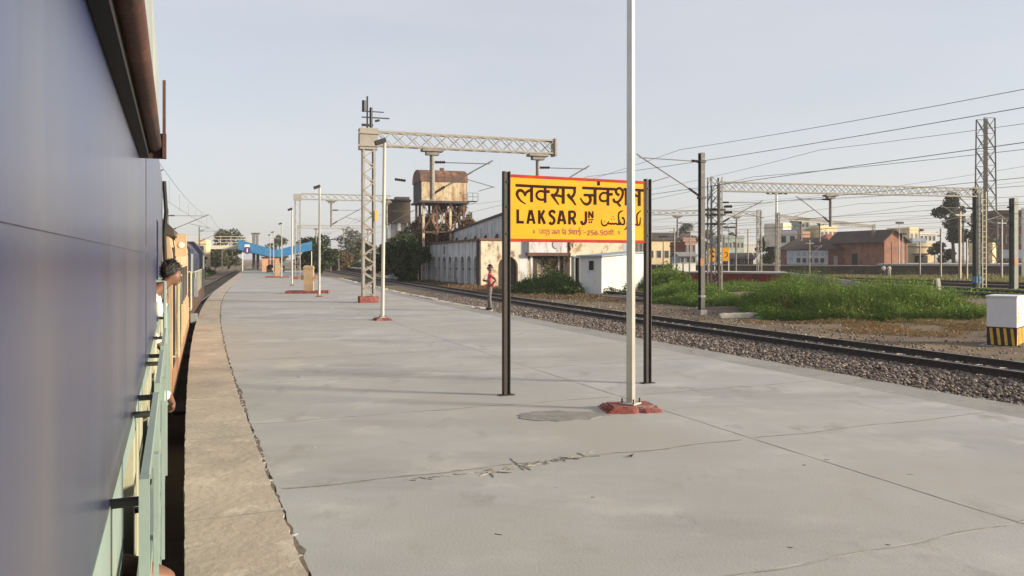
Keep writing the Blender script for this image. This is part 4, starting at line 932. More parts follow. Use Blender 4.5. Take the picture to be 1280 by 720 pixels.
# tall dark pylon
py = thing('pylon', 'tall dark cross-braced pylon rising beyond the gantry column', 'lattice tower', A(1232, 112, -.4), .1)
dk = mat('pylon_steel', (.022, .016, .014), .7, .3, 3)
PH, PW = 22, 2.0
for sx in (-1, 1):
    for sy in (-1, 1): MB().bar((sx * PW / 2, sy * PW / 2, 0), (sx * PW * .40, sy * PW * .40, PH), .13).build('leg', dk, py)
MB().bar((0, 0, 0), (0, 0, PH), .38).build('core_pole', dk, py)
for k in range(10):
    za, zb = k * 2.2, (k + 1) * 2.2; wa, wb = PW / 2 - .1 * PW * za / PH, PW / 2 - .1 * PW * zb / PH; b = MB()
    for sy in (-1, 1): b.bar((-wa, sy * wa, za), (wb, sy * wb, zb), .07).bar((wa, sy * (wa - .03), za), (-wb, sy * (wb - .03), zb), .07).bar((-wb, sy * wb, zb), (wb, sy * wb, zb), .07)
    for sx in (-1, 1): b.bar((sx * wa, -wa, za), (sx * wb, wb, zb), .07)
    b.build('brace', dk, py)
# yard light masts
def yard_light(label, g, h, r_, arms, m):
    o = thing('yard_light', label, 'floodlight mast', g, .2, 'yard lights'); MB().tube([(0, 0, 0), (0, 0, h)], [r_, r_ * .6], 8).build('pole', m, o)
    a = MB(); a.bar((-arms, 0, h), (arms, 0, h + .08), .07).build('crossarm', mastd, o)
    for x in (-arms, -arms * .35, arms * .35, arms): MB().box((x, -.1, h + .12), (.34, .2, .22), M=Matrix.Rotation(.3, 3, 'X')).build('lamp', darkm, o)
yard_light('tall white floodlight mast rising behind the gantry boom', A(970.5, 98, -.4), 10.3, .2, 1.2, mat('mast_white', (.6, .58, .54), .6, .1))
yard_light('brown floodlight post with twin lamps near the cream houses', A(829, 118, -.4), 5.6, .11, .55, mat('mast_brown', (.22, .14, .09), .8, .2))
yard_light('thin twin-armed lamp post between the yellow boards and the green house', A(911, 105, -.4), 6.4, .07, .7, mastd)
yard_light('slim lamp post beside the wing of the red brick shed', A(1124, 116, .9), 6.2, .07, .45, mast_w := MC['mast_white'])
yard_light('second slim lamp post beside the red brick shed, shorter', A(1128.5, 116, .9), 4.6, .06, .3, mast_w)
yard_light('far lamp post before the brown trees beyond the tracks', A(413.5, 160, -.5), 6.3, .09, .8, mastd)
yard_light('far lamp post right of its twin before the hazy trees', A(423.5, 168, -.5), 6.6, .09, .9, mastd)
# second platform with red painted wall and sloping end
redw = mat('platform_red_wall', (.20, .028, .025), .85, .25, 1.2, [((.10, .03, .028), 1, .5, .68), ((.30, .20, .17), 2, .64, .76)], .2, 15, world=True)
p2m = mat('yard_platform_top', (.34, .32, .29), .9, .15, .6, [((.22, .20, .17), .7, .55, .7)], world=True)
def blk(name, pts, z0, z1, m, parent=None, kind=None, z1b=None):
    """pts: ground polygon; the last two corners may have another top height"""
    n = len(pts); zt = [z1] * n
    if z1b is not None: zt[1] = zt[2] = z1b
    b = MB(); vs = [(p.x, p.y, z0) for p in pts] + [(p.x, p.y, z) for p, z in zip(pts, zt)]
    b.add(vs, [tuple(range(n))[::-1], tuple(range(n, 2 * n))] + [(i, (i + 1) % n, n + (i + 1) % n, n + i) for i in range(n)])
    o = b.build(name, m, parent)
    if kind: tag(o, kind=kind)
    return o
a0, a1 = A(832, 78), A(988, 71); dr = Vector((.25, .97, 0)) * 7
yp = bpy.data.objects.new('yard_platform', None); C.objects.link(yp); tag(yp, kind='structure')
blk('wall', [a0, a1, a1 + dr, a0 + dr], -1, .62, redw, yp); dn = Vector((0, -.12, 0))
blk('top', [a0 + dn, a1 + dn, a1 + dr, a0 + dr], .622, .76, p2m, yp)
e1 = A(1092, 60); blk('ramp', [a1 + Vector((.01, -.1, 0)), e1, e1 + dr * .5, a1 + dr + Vector((.01, 0, 0))], -1, .755, p2m, yp, None, .1)
for k in range(9):
    q = a0.lerp(a1, (k + .5) / 9); MB().box((q.x, q.y - .05, -.1), (.10, .16, 1.3)).build('wall_rib', redw, yp)
b = MB(); q0, q1 = A(1092, 60), A(1171, 57.5); b.bar((q0.x, q0.y, .12), (q1.x, q1.y, -.12), .5, .14); b.build('ramp_kerb', p2m, yp)
o = thing('marker_post', 'short leaning cream post at the end of the platform ramp', 'marker post', A(1174.5, 57, -.5)); MB().bar((0, 0, 0), (-.12, 0, 1.02), .22, .2).build('post', mat('marker_cream', (.68, .64, .52), .8, .1), o); MB().bar((-.125, 0, 1.02), (-.13, 0, 1.07), .18, .16).build('cap', MC['marker_cream'], o)
# white boxes on it
wb = mat('whitewash', (.74, .71, .64), .9, .06, 2, [((.5, .46, .38), 4, .6, .75)])
for k, (u0, u1) in enumerate(((841.2, 843.8), (846, 852), (853.8, 859.8), (861.8, 868.6))):
    o = thing('white_box', ['narrow whitewashed block, leftmost of the four on the yard platform', 'whitewashed block second from the left on the yard platform', 'whitewashed block third from the left on the yard platform', 'widest whitewashed block, nearest the dark mast on the yard platform'][k], 'block', A((u0 + u1) / 2, 80, .76), .05, 'whitewashed blocks on the yard platform')
    wd = (u1 - u0) * .08; MB().b2((-wd / 2, -.3, 0), (wd / 2, .3, .78)).build('block', wb, o); MB().b2((-wd / 2 - .02, -.32, .781), (wd / 2 + .02, .32, .83)).build('coping', p2m, o)
# two yellow yard boards
for k, (u0, u1, lab) in enumerate(((886, 893.5, 'yellow yard board half hidden behind the latticed gantry leg'), (902.5, 911, 'yellow yard board with a white post, right of the gantry leg'))):
    o = thing('yard_board', lab, 'sign board', A((u0 + u1) / 2, 84, .7), .1, 'yellow boards on the yard platform'); wd = (u1 - u0) * .084
    for s_ in (-1, 1): MB().b2((s_ * wd / 2 - .04, -.04, 0), (s_ * wd / 2 + .04, .04, 2.2)).build('post', mat('mast_white', (.6, .58, .54)), o)
    MB().b2((-wd / 2, -.07, 1.05 if k else 1.0), (wd / 2, -.041, 2.45)).build('panel', yel, o)
    b = MB()
    if k: b.bar((-.12, -.078, 1.95), (.16, -.078, 1.95), .06, .01, (0, 1, 0)).bar((.16, -.080, 1.95), (.2, -.080, 1.55), .06, .01, (0, 1, 0)).bar((.18, -.082, 1.55), (-.1, -.082, 1.45), .06, .01, (0, 1, 0))
    else: b.box((-.02, -.08, 2.05), (.42, .012, .2)).box((.1, -.08, 1.55), (.26, .012, .22))
    b.build('mark', ink, o)
    if k: MB().b2((-wd / 2 - .22, -.06, .6), (-wd / 2 - .06, .06, 3.0)).build('side_post', wb, o)
# third platform: long low wall at the back of the yard
wallb = mat('back_wall', (.085, .058, .045), .95, .3, .5, [((.15, .11, .08), .6, .55, .7), ((.04, .032, .028), .8, .5, .7)], .3, 12, world=True)
bp = bpy.data.objects.new('back_platform', None); C.objects.link(bp); tag(bp, kind='structure')
blk('wall', [A(812, 135), A(1096, 118), A(1110, 150), A(812, 170)], -.8, .86, wallb, bp); blk('top', [A(812, 134.8), A(1096, 117.8), A(1110, 150), A(812, 170)], .862, 1.0, mat('back_top', (.19, .16, .13), .95, .25, .4, world=True), bp)
blk('wall', [A(1096.5, 117.6), A(1420, 100), A(1420, 160), A(1111, 150)], -.8, 1.0, wallb, bp); blk('top', [A(1096.5, 117.3), A(1420, 99.7), A(1420, 160), A(1111, 150)], 1.002, 1.28, p2m, bp)
# far platform across the tracks to the left
fp = bpy.data.objects.new('far_platform', None); C.objects.link(fp); tag(fp, kind='structure')
blk('wall', [P(150, 23.2), P(150, 33), P(290, 33), P(290, 23.2)], -.9, -.2, coremat, fp); blk('top', [P(149.9, 22.9), P(149.9, 33), P(290, 33), P(290, 22.9)], -.198, .05, p2m, fp)
# ================================================================ BUILDINGS
def win(parent, x0, x1, z0, z1, y=0.0, m=None, fr=None, depth=.12):
    w_ = MB().b2((x0, y - .012, z0), (x1, y + .03, z1)).build('window', m or mat('far_glass', (.05, .05, .055), .3, .3, 2), parent); t = .07
    MB().b2((x0 - t, y - .05, z0 - t), (x1 + t, y - .002, z0)).b2((x0 - t, y - .05, z1), (x1 + t, y - .002, z1 + t)).b2((x0 - t, y - .048, z0), (x0, y - .002, z1)).b2((x1, y - .048, z0), (x1 + t, y - .002, z1)).build('frame', fr or mat('frame_pale', (.4, .38, .34), .8, .15), w_)
    return w_
def house(name, label, u0, u1, Y, vt, wall, roof=None, kind='flat', rz=0.0, d=7.0, zb=-.4, rows=0, cols=0, vr=None, group='houses beyond the yard', trim=None, tank=False, cat='house'):
    c = A((u0 + u1) / 2, Y, zb); wd = (u1 - u0) / F * Y / math.cos(rz) * (1 if abs(rz) < .3 else .9); h = Z(vt, Y) - zb
    o = thing(name, label, cat, c, rz, group); MB().b2((-wd / 2, 0, 0), (wd / 2, d, h)).build('wall', wall, o)
    if kind == 'flat':
        MB().b2((-wd / 2 - .15, -.15, h + .002), (wd / 2 + .15, d + .15, h + .18)).build('roof_slab', roof or wall, o)
        MB().b2((-wd / 2, -.02, h + .181), (wd / 2, .12, h + .75)).b2((-wd / 2, .12, h + .181), (-wd / 2 + .14, d, h + .75)).b2((wd / 2 - .14, .12, h + .181), (wd / 2, d, h + .75)).build('parapet', wall, o)
    else:
        hr = (Z(vr, Y) - zb) if vr else h + 2; e = .35
        if kind == 'gable_side': MB().prism([(-e, h - .1), (d / 2, hr), (d + e, h - .1), (d + e, h + .05), (d / 2, hr + .15), (-e, h + .05)], -wd / 2 - .3, wd / 2 + .3, lambda x, y, z: (z, x, y)).build('roof', roof, o); MB().prism([(0, h + .002), (d, h + .002), (d / 2, hr - .02)], -wd / 2 + .02, wd / 2 - .02, lambda x, y, z: (z, x, y)).build('gable', wall, o)
        elif kind == 'gable_front': MB().prism([(-wd / 2 - e, h - .1), (0, hr), (wd / 2 + e, h - .1), (wd / 2 + e, h + .05), (0, hr + .15), (-wd / 2 - e, h + .05)], -.3, d + .3, lambda x, y, z: (x, z, y)).build('roof', roof, o); MB().prism([(-wd / 2, h + .002), (wd / 2, h + .002), (0, hr - .02)], .02, d, lambda x, y, z: (x, z, y)).build('gable', wall, o)
        elif kind == 'hip':
            b = MB(); k = min(d / 2, wd / 2) ; vs = [(-wd / 2 - e, -e, h), (wd / 2 + e, -e, h), (wd / 2 + e, d + e, h), (-wd / 2 - e, d + e, h), (-wd / 2 + k * .7, d / 2, hr), (wd / 2 - k * .7, d / 2, hr)]
            b.add(vs, [(0, 1, 5, 4), (1, 2, 5), (2, 3, 4, 5), (3, 0, 4), (3, 2, 1, 0)]); b.build('roof', roof, o)
    for r_ in range(rows):
        for k in range(cols):
            ww = wd / cols; x = -wd / 2 + ww * (k + .5); zc = h * (r_ + .55) / rows; hh = min(1.3, h / rows * .5); win(o, x - min(.5, ww * .26), x + min(.5, ww * .26), zc - hh / 2, zc + hh / 2)
    if tank: tk = MB().tube([(wd * .2, d / 2, h + .2), (wd * .2, d / 2, h + 1.6)], .7, 10).build('roof_tank', darkm, o)
    return o
cw = mat('wall_cream', (.60, .49, .30), .9, .12, .4, [((.40, .31, .2), .6, .58, .74)]); cw2 = mat('wall_pale', (.62, .57, .46), .9, .12, .4, [((.38, .34, .28), .7, .58, .75)])
pk = mat('wall_pink', (.37, .21, .15), .9, .2, .5, [((.5, .36, .27), .8, .55, .7)]); bk = mat('wall_brick', (.17, .07, .05), .9, .25, .8, [((.15, .055, .04), .7, .5, .68), ((.34, .2, .14), 1.2, .62, .75)])
bgr = mat('wall_bluegrey', (.30, .34, .40), .9, .15, .5); gw = mat('wall_green', (.27, .32, .28), .9, .15, .5, [((.42, .44, .38), .5, .55, .7)]); ww_ = mat('wall_white', (.62, .60, .56), .9, .1, .5, [((.36, .33, .29), .7, .56, .74, (1, 1, .3))])
rfd = mat('roof_dark', (.052, .036, .033), .9, .25, .6, [((.085, .058, .048), .8, .55, .7)]); rfr = mat('roof_red', (.22, .06, .045), .9, .25, .6); rgrey = mat('roof_grey', (.2, .2, .2), .9, .2, .5); brd = mat('wall_dull_red', (.10, .05, .045), .9, .25, .6, [((.06, .035, .032), .8, .5, .7)])
house('house', 'long cream house with brown gable roof behind the twin-lamp post', 808, 868, 150, 300, cw, rfd, 'gable_side', .25, 8, rows=1, cols=6, vr=291)
house('house', 'small pale yellow house with flat roof above the pink houses', 844, 855, 172, 297, cw, None, 'flat', .3, 6, rows=2, cols=2)
house('house', 'pink plastered house left of the dark mast, upper of the pair', 854, 870, 150, 302, pk, None, 'flat', .2, 6, rows=2, cols=3)
house('house', 'brown brick house with flat roof below the cream gable', 838, 856, 138, 308, bk, None, 'flat', -.2, 6, rows=1, cols=3)
house('hut', 'low blue grey hut behind the whitewashed blocks', 849, 871, 128, 320, bgr, rgrey, 'gable_side', .1, 4, zb=1.0, rows=1, cols=3, vr=316, cat='hut')
house('house', 'green washed house left of the rusty gantry column', 905, 931, 205, 298, gw, None, 'flat', .2, 8, rows=2, cols=5, tank=True)
house('house', 'pale green house with white storey beside the rusty gantry column', 925, 947, 215, 306, ww_, None, 'flat', .1, 8, rows=1, cols=4)
house('shed', 'low dark roofed shed on the back platform left of the rusty column', 906, 941, 142, 324, brd, rfd, 'gable_side', -.1, 5, zb=1.0, rows=1, cols=4, vr=317, cat='shed')
house('house', 'tall white streaked house left of the brick sheds', 974, 996, 152, 292, ww_, None, 'flat', -.3, 8, rows=3, cols=2)
house('roof_room', 'bright white rooftop room above the streaked house', 977, 991, 160, 283.5, cw2, None, 'flat', .5, 5, zb=4.5, cat='house')
house('house', 'slim blue green tower house behind the sheds', 1001, 1012, 225, 276, gw, None, 'flat', .1, 7, rows=5, cols=2)
house('house', 'rosy low house with grey parapet behind the dark roof', 1002, 1014, 205, 293, pk, None, 'flat', .3, 6, rows=2, cols=2)
house('house', 'cream terrace with roof pillars behind the two sheds', 1022, 1049, 225, 285, cw, None, 'flat', .35, 8, rows=3, cols=4, tank=True)
house('house', 'house with red tiled roof between the two sheds', 1036, 1058, 172, 302, cw2, rfr, 'hip', .2, 7, vr=292)
house('house', 'cream upper storeys beyond the lit brick gable', 1135, 1150, 190, 288, cw, None, 'flat', .35, 7, rows=3, cols=2)
house('house', 'unfinished pale house with balconies right of the cream storeys', 1149, 1171, 205, 293, ww_, None, 'flat', .15, 8, rows=4, cols=4, tank=True)
house('house', 'grey house under a flat roof behind the cream wall', 1140, 1158, 180, 302, bgr, None, 'flat', .1, 6, rows=2, cols=3)
o = house('garage', 'long low sunlit cream garage with a dark opening', 1130, 1174, 150, 309, cw, rgrey, 'flat', .3, 6, zb=1.0, cat='garage')
MB().b2((-1.6, -.03, 0), (1.4, .02, 1.6)).build('opening', black, o); MB().prism([(-2.4, 1.9), (1.9, 1.9), (1.9, 2.02), (-2.4, 2.02)], -1.6, -.05, lambda x, y, z: (x, z, y)).build('canopy', rgrey, o); MB().b2((1.6, -1.5, 0), (1.75, -1.35, 1.88)).build('canopy_post', wb, o)
o = house('building', 'dull red brown building at the right edge of the yard', 1245, 1277, 138, 268, brd, rfd, 'flat', -.15, 10, zb=.9, rows=3, cols=3, cat='building')
MB().b2((-1.6, -.5, 1.2), (2.0, -.02, 2.7)).build('balcony', bgr, o)
house('house', 'small sunlit hut between the pylon and the dull red building', 1239, 1247, 132, 309, cw, None, 'flat', .5, 4, zb=.9, cat='hut')
o = thing('white_pillar', 'tall white pillar at the right edge of the yard', 'pillar', A(1281, 96, -.4)); MB().b2((-.24, -.24, 0), (.24, .24, 8.3)).build('shaft', wb, o); MB().b2((-.3, -.3, 8.302), (.3, .3, 8.45)).build('cap', wb, o)
# the two brick sheds on the back platform
o = house('brick_shed', 'dark roofed shed with pale lattice front, left of the bigger brick shed', 983, 1054, 134, 312, bk, rfd, 'hip', -.18, 8, zb=1.0, vr=296, group='brick sheds', cat='shed')
w0 = -4.5; MB().b2((w0, -.05, .05), (w0 + 6.6, -.003, 2.45)).build('pale_panel', mat('lattice_pale', (.40, .43, .48), .9, .15, .8, [((.2, .2, .22), 1.5, .55, .7)]), o)
for k in range(5): win(o, w0 + 1.55 + k * .95, w0 + 2.2 + k * .95, .35 + .0, 1.15, -.05, mat('far_glass', (.05, .05, .055)), ww_); win(o, w0 + 1.55 + k * .95, w0 + 2.2 + k * .95, 1.45, 2.15, -.05, bgr, ww_)
MB().b2((3.0, -.04, 0), (3.6, -.003, 1.5)).build('door', mat('door_grey', (.3, .28, .27), .8, .2), o)
nc = A(1105, 125, .98); sr = math.atan2(.33, .945)
o = thing('brick_shed', 'big red brick shed whose right gable glows orange in the sun', 'shed', nc, sr, 'brick sheds')
gw_, gd_, ge, ga = 4.6, 12.0, 3.7, 5.5
lb_ = mat('shed_brick', (.235, .110, .072), .9, .2, .8, [((.15, .072, .052), 1.0, .5, .68), ((.44, .25, .16), 1.5, .62, .75)], .15, 14)
MB().b2((0, 0, 0), (gw_, gd_, ge)).build('wall', lb_, o); MB().prism([(0, ge + .002), (gw_, ge + .002), (gw_ * .4, ga - .05)], .02, gd_ - .02, lambda x, y, z: (x, z, y)).build('gable', lb_, o)
MB().prism([(-.6, ge - .2), (gw_ * .4, ga), (gw_ + .5, ge - .15), (gw_ + .5, ge + .02), (gw_ * .4, ga + .18), (-.6, ge - .02)], -.45, gd_ + .4, lambda x, y, z: (x, z, y)).build('roof', rfd, o)
MB().b2((-.03, 5.6, 0), (-.003, 6.8, 1.9)).build('door', black, o)
for x in (.02, 1.5, 3.0, gw_ - .25): MB().b2((x, -.06, .0), (x + .22, -.003, ge - .05)).build('pilaster', lb_, o)
MB().b2((.25, -.045, 2.15), (gw_ - .3, -.004, 2.3)).build('string_course', lb_, o)
# ---- arcaded goods building, shaded front to the left and lit end to the right
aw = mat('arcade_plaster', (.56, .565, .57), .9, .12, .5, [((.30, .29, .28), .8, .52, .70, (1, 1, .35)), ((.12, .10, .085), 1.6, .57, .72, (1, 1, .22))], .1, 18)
av = mat('arcade_lit_plaster', (.60, .53, .40), .9, .12, .5, [((.30, .2, .12), 1.1, .5, .66), ((.10, .07, .05), 1.8, .56, .7, (1, 1, .4))], .2, 14)  # lit copy of the arcade plaster, sun's warmth put into the colour
dkr = mat('arcade_dark', (.045, .035, .03), .95, .3, 1)
K = Vector((-3.4, 84, 0)); FAR = Vector((-12.3, 109.6, 0)); LA = (K - FAR).length; aa = math.atan2(K.y - FAR.y, K.x - FAR.x)
ar = thing('arcade_building', 'old whitewashed building with a row of shaded arches and stained upper storey', 'goods building', (FAR.x, FAR.y, -.95), aa)
def arch_bay(b, x0, x1, z0, z1, xc, w_, zs, y0, y1, n=10):
    """wall bay with an arched opening: two piers and a spandrel"""
    b.b2((x0, y0, z0), (xc - w_ / 2, y1, z1)); b.b2((xc + w_ / 2, y0, z0), (x1, y1, z1))
    poly = [(xc - w_ / 2, z1), (xc + w_ / 2, z1)] + [(xc + w_ / 2 * math.cos(math.pi * k / n), zs + w_ / 2 * math.sin(math.pi * k / n)) for k in range(n + 1)]
    b.prism(poly, y0, y1, lambda x, y, z: (x, z, y))
NB = 10; bw = LA / NB; HA = 4.85
for k in range(NB):
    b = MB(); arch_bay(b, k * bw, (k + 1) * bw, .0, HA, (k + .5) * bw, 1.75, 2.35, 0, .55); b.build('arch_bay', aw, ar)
    MB().b2(((k + .5) * bw - .9, .552, 0), ((k + .5) * bw + .9, .60, HA)).build('arch_infill', mat('infill_shaded_plaster', (.24, .26, .30), .9, .2, .6, [((.15, .13, .12), 1, .5, .7)]), ar)  # shade of the arch recess put into the infill colour
    MB().b2((k * bw - .14, -.14, 0), (k * bw + .14, -.003, HA)).build('pilaster', aw, ar)
    MB().b2(((k + .5) * bw - .88, .2, 1.75), ((k + .5) * bw + .88, .5, 1.88)).build('rail_band', dkr, ar)
MB().b2((4.5 * bw - .3, -.02, 3.5), (4.5 * bw + .25, -.003, 4.5)).build('vent', dkr, ar)
MB().b2((LA - .55, -.2, 0), (LA + .03, -.15, HA)).build('corner_drain', dkr, ar)
MB().b2((-.1, -.22, HA + .002), (LA + .15, .6, HA + .22)).build('cornice', mat('cornice_brick', (.16, .07, .05), .9, .3, 1, [((.05, .04, .035), 1, .5, .65)]), ar)
MB().b2((0, .61, 0), (LA - .02, 8, HA + .1)).build('core', dkr, ar)
b = MB(); b.prism([(1, HA + .23), (LA - .3, HA + .23), (LA - .3, 7.72), (1, 6.2)], 3.0, 8.0, lambda x, y, z: (x, z, y)); b.build('upper_storey', aw, ar)
b = MB(); b.prism([(.5, 6.18), (LA - .1, 7.74), (LA - .1, 7.98), (.5, 6.42)], 2.85, 8.1, lambda x, y, z: (x, z, y)); b.build('roof', mat('arcade_roof', (.09, .05, .04), .9, .3, .6), ar)
for k in range(5): MB().tube([(LA - 3.2 - k * 4.2, 2.98, HA + .7), (LA - 3.2 - k * 4.2, 2.94, HA + .72)], .42, 12).build('round_vent', dkr, ar); MB().b2((LA - 5.2 - k * 4.2, 2.86, HA + .23), (LA - 5.0 - k * 4.2, 2.99, 6.9 - k * .32)).build('pilaster', aw, ar)
# lit end: origin at K going right
e_ = lambda x, y, z: (LA + y, x, z)           # x along the end, y outwards
def eb(b, x0, x1, y0, y1, z0, z1): return b.b2((LA + y0, x0, z0), (LA + y1, x1, z1))
b = MB(); arch = lambda x0, x1, xc, w_, zs: None
bb = MB(); arch_bay(bb, .0, 4.3, 0, HA, 3.0, 2.2, 2.1, 0, .5); q = MB()
for v in bb.v: pass
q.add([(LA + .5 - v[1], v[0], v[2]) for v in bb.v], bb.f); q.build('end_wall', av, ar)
eb(MB(), 1.9, 4.2, -.1, .0, 0, 3.4).build('end_arch_infill', dkr, ar)  # dark inside of the arched doorway painted on a sheet
eb(MB(), 4.3, 5.2, 0, .45, 0, HA + 1.3).build('end_pier', aw, ar)
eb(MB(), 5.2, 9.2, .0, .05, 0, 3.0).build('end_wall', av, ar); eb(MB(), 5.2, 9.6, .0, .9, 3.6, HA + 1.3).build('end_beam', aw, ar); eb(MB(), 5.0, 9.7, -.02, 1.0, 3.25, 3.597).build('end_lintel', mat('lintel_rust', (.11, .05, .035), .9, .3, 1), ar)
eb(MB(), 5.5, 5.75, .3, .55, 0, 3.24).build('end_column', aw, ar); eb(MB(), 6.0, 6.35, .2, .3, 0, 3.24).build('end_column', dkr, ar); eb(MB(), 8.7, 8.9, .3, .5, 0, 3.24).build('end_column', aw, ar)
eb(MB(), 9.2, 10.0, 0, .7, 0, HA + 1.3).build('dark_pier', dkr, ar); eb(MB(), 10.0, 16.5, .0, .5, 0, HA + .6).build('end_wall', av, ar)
eb(MB(), .62, 16.5, -8, -.1, 0, HA - .2).build('end_core', dkr, ar)
eb(MB(), -.2, 4.32, -.1, .62, HA + .002, HA + .25).build('end_cornice', MC['cornice_brick'], ar)
eb(MB(), 4.31, 16.6, -.1, 1.02, HA + 1.302, HA + 1.6).build('end_roof', MC['arcade_roof'], ar)
MB().tube([e_(8.4, .92, 4.5), e_(8.4, .98, 4.5)], .5, 12).build('round_vent', mat('vent_grey', (.4, .4, .4), .8, .1), ar)
# white cabin beside the track
cab = mat('cabin_paint', (.62, .62, .60), .7, .06, .8, [((.42, .41, .38), 1.2, .6, .78, (1, 1, .3))])
kc = A(752, 62.5, -.92); wr = A(806, 66.5, -.92); ca_ = math.atan2(wr.y - kc.y, wr.x - kc.x); wl = (wr - kc).length
cn = thing('trackside_cabin', 'small white relay cabin with a sloping blue grey roof behind the name board', 'cabin', kc, ca_)
dl = 2.2; b = MB(); b.b2((0, 0, 0), (wl, dl, 3.05)); b.build('wall', cab, cn)
b = MB(); b.prism([(-.25, 3.05), (wl + .2, 3.42), (wl + .2, 3.54), (-.25, 3.17)], -.25, dl + .2, lambda x, y, z: (x, z, y)); b.build('roof', mat('cabin_roof', (.22, .28, .30), .6, .15), cn)
b = MB(); b.prism([(0, 3.052), (wl, 3.052), (wl, 3.40), (0, 3.06)], .02, dl - .02, lambda x, y, z: (x, z, y)); b.build('gable', cab, cn)
w_ = MB().b2((-.03, .75, 2.0), (-.003, 1.25, 2.75)).build('window', black, cn); MB().b2((-.05, .67, 1.92), (-.004, .75, 2.83)).b2((-.05, 1.25, 1.92), (-.004, 1.33, 2.83)).b2((-.05, .75, 2.75), (-.004, 1.25, 2.83)).b2((-.05, .75, 1.92), (-.004, 1.25, 2.0)).build('frame', cab, w_)
MB().b2((-.12, -.12, -.05), (wl + .12, dl + .1, .15)).build('plinth', p2m, cn)
o = thing('gate_booth', 'small grey doorless booth just left of the white cabin', 'booth', A(717.5, 70, -.9), .2)
MB().b2((0, 0, 0), (.12, .9, 3.0)).b2((.5, 0, 0), (.62, .9, 3.0)).build('side_wall', mat('booth_grey', (.33, .33, .31), .8, .15), o); MB().b2((-.08, -.08, 3.002), (.7, 1.0, 3.12)).build('roof', MC['cabin_roof'], o); MB().b2((.12, .8, 0), (.5, .86, 3.0)).build('back_wall', dkr, o)
# ---- the two old water tanks
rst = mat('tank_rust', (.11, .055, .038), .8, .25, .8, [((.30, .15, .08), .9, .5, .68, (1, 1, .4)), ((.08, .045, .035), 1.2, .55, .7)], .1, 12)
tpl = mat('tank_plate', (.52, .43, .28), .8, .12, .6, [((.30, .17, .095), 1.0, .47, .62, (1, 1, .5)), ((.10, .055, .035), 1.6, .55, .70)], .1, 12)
tdk = mat('tank_shade_plate', (.055, .05, .05), .8, .2, .7)  # plate copy with the left end's shade painted in; also deck and railing
tc = A(527, 104, -.9); ta_ = math.atan2(.30, .954)
tk = thing('water_tank', 'big rusty water tank with barrel roof on tall columns, overgrown', 'water tank', tc, ta_, 'old water tanks')
TL, TD, TB0, TT = 6.0, 5.6, 10.5, 13.0
for k in range(5): MB().b2((k * TL / 5 + .01, 0, TB0), ((k + 1) * TL / 5 - .01, .06, TT)).build('side_plate', tpl, tk); MB().b2((k * TL / 5 + .01, TD - .06, TB0), ((k + 1) * TL / 5 - .01, TD, TT)).build('side_plate', tpl, tk)
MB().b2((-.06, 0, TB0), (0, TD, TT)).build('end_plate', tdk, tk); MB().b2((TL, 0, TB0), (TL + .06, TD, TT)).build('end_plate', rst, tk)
prof = [(-.12, TT)] + [(TD / 2 - (TD / 2 + .12) * math.cos(math.pi * k / 12), TT + 1.75 * math.sin(math.pi * k / 12) ** .7) for k in range(13)] + [(TD + .12, TT)]
for k in range(6): MB().prism(prof, -.2 + k * (TL + .4) / 6 + .02, -.2 + (k + 1) * (TL + .4) / 6 - .02, lambda x, y, z: (z, x, y)).build('roof_sheet', rst, tk)
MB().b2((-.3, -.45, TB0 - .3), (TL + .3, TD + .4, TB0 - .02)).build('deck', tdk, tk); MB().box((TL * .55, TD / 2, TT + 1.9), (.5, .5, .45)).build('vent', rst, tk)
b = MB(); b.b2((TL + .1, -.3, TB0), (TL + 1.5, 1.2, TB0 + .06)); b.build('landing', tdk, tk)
b = MB()
for x in (.1, .8, 1.5): b.bar((TL + x, -.3, TB0), (TL + x, -.3, TB0 + 1.1), .05)
b.bar((TL + .1, -.3, TB0 + 1.1), (TL + 1.5, -.3, TB0 + 1.1), .05).bar((TL + .1, -.3, TB0 + .6), (TL + 1.5, -.3, TB0 + .6), .05); b.build('railing', tdk, tk)
for i in range(4):
    for j in range(3): MB().box((.3 + i * (TL - .6) / 3, .3 + j * (TD - .6) / 2, (TB0 - .3) / 2), (.3, .3, TB0 - .32)).build('column', rst if (i + j) % 2 else tpl, tk)
for i in range(3):
    a_, c_ = .3 + i * (TL - .6) / 3, .3 + (i + 1) * (TL - .6) / 3; MB().bar((a_, .12, 6.5), (c_, .12, 10), .1).bar((c_, .08, 6.5), (a_, .08, 10), .1).bar((a_, .1, 6.4), (c_, .1, 6.4), .14).build('brace', rst, tk)
tk2 = thing('water_tank', 'smaller dark water tank on whitewashed masonry, left of the big one', 'water tank', A(484.5, 112, -.9), .25, 'old water tanks')
MB().b2((0, 0, 7.9), (3.2, 4, 11.0)).build('tank', mat('tank_olive', (.10, .085, .06), .8, .25, .7, [((.16, .10, .06), 1, .5, .7)]), tk2); MB().b2((-.25, -.2, 11.002), (3.3, 4.2, 11.25)).build('lid', tdk, tk2); MB().b2((1.2, 1, 11.251), (3.2, 3, 11.7)).build('hatch', tdk, tk2)
for x in (0, 1.4, 2.7): MB().b2((x, 0, 0), (x + .45, .5, 7.89)).build('pier', aw, tk2)
MB().b2((-.15, -.15, 5.4), (3.3, -.003, 5.75)).build('band', rst, tk2); MB().b2((.1, .6, 0), (3.1, 3.9, 7.88)).build('base_wall', aw, tk2)
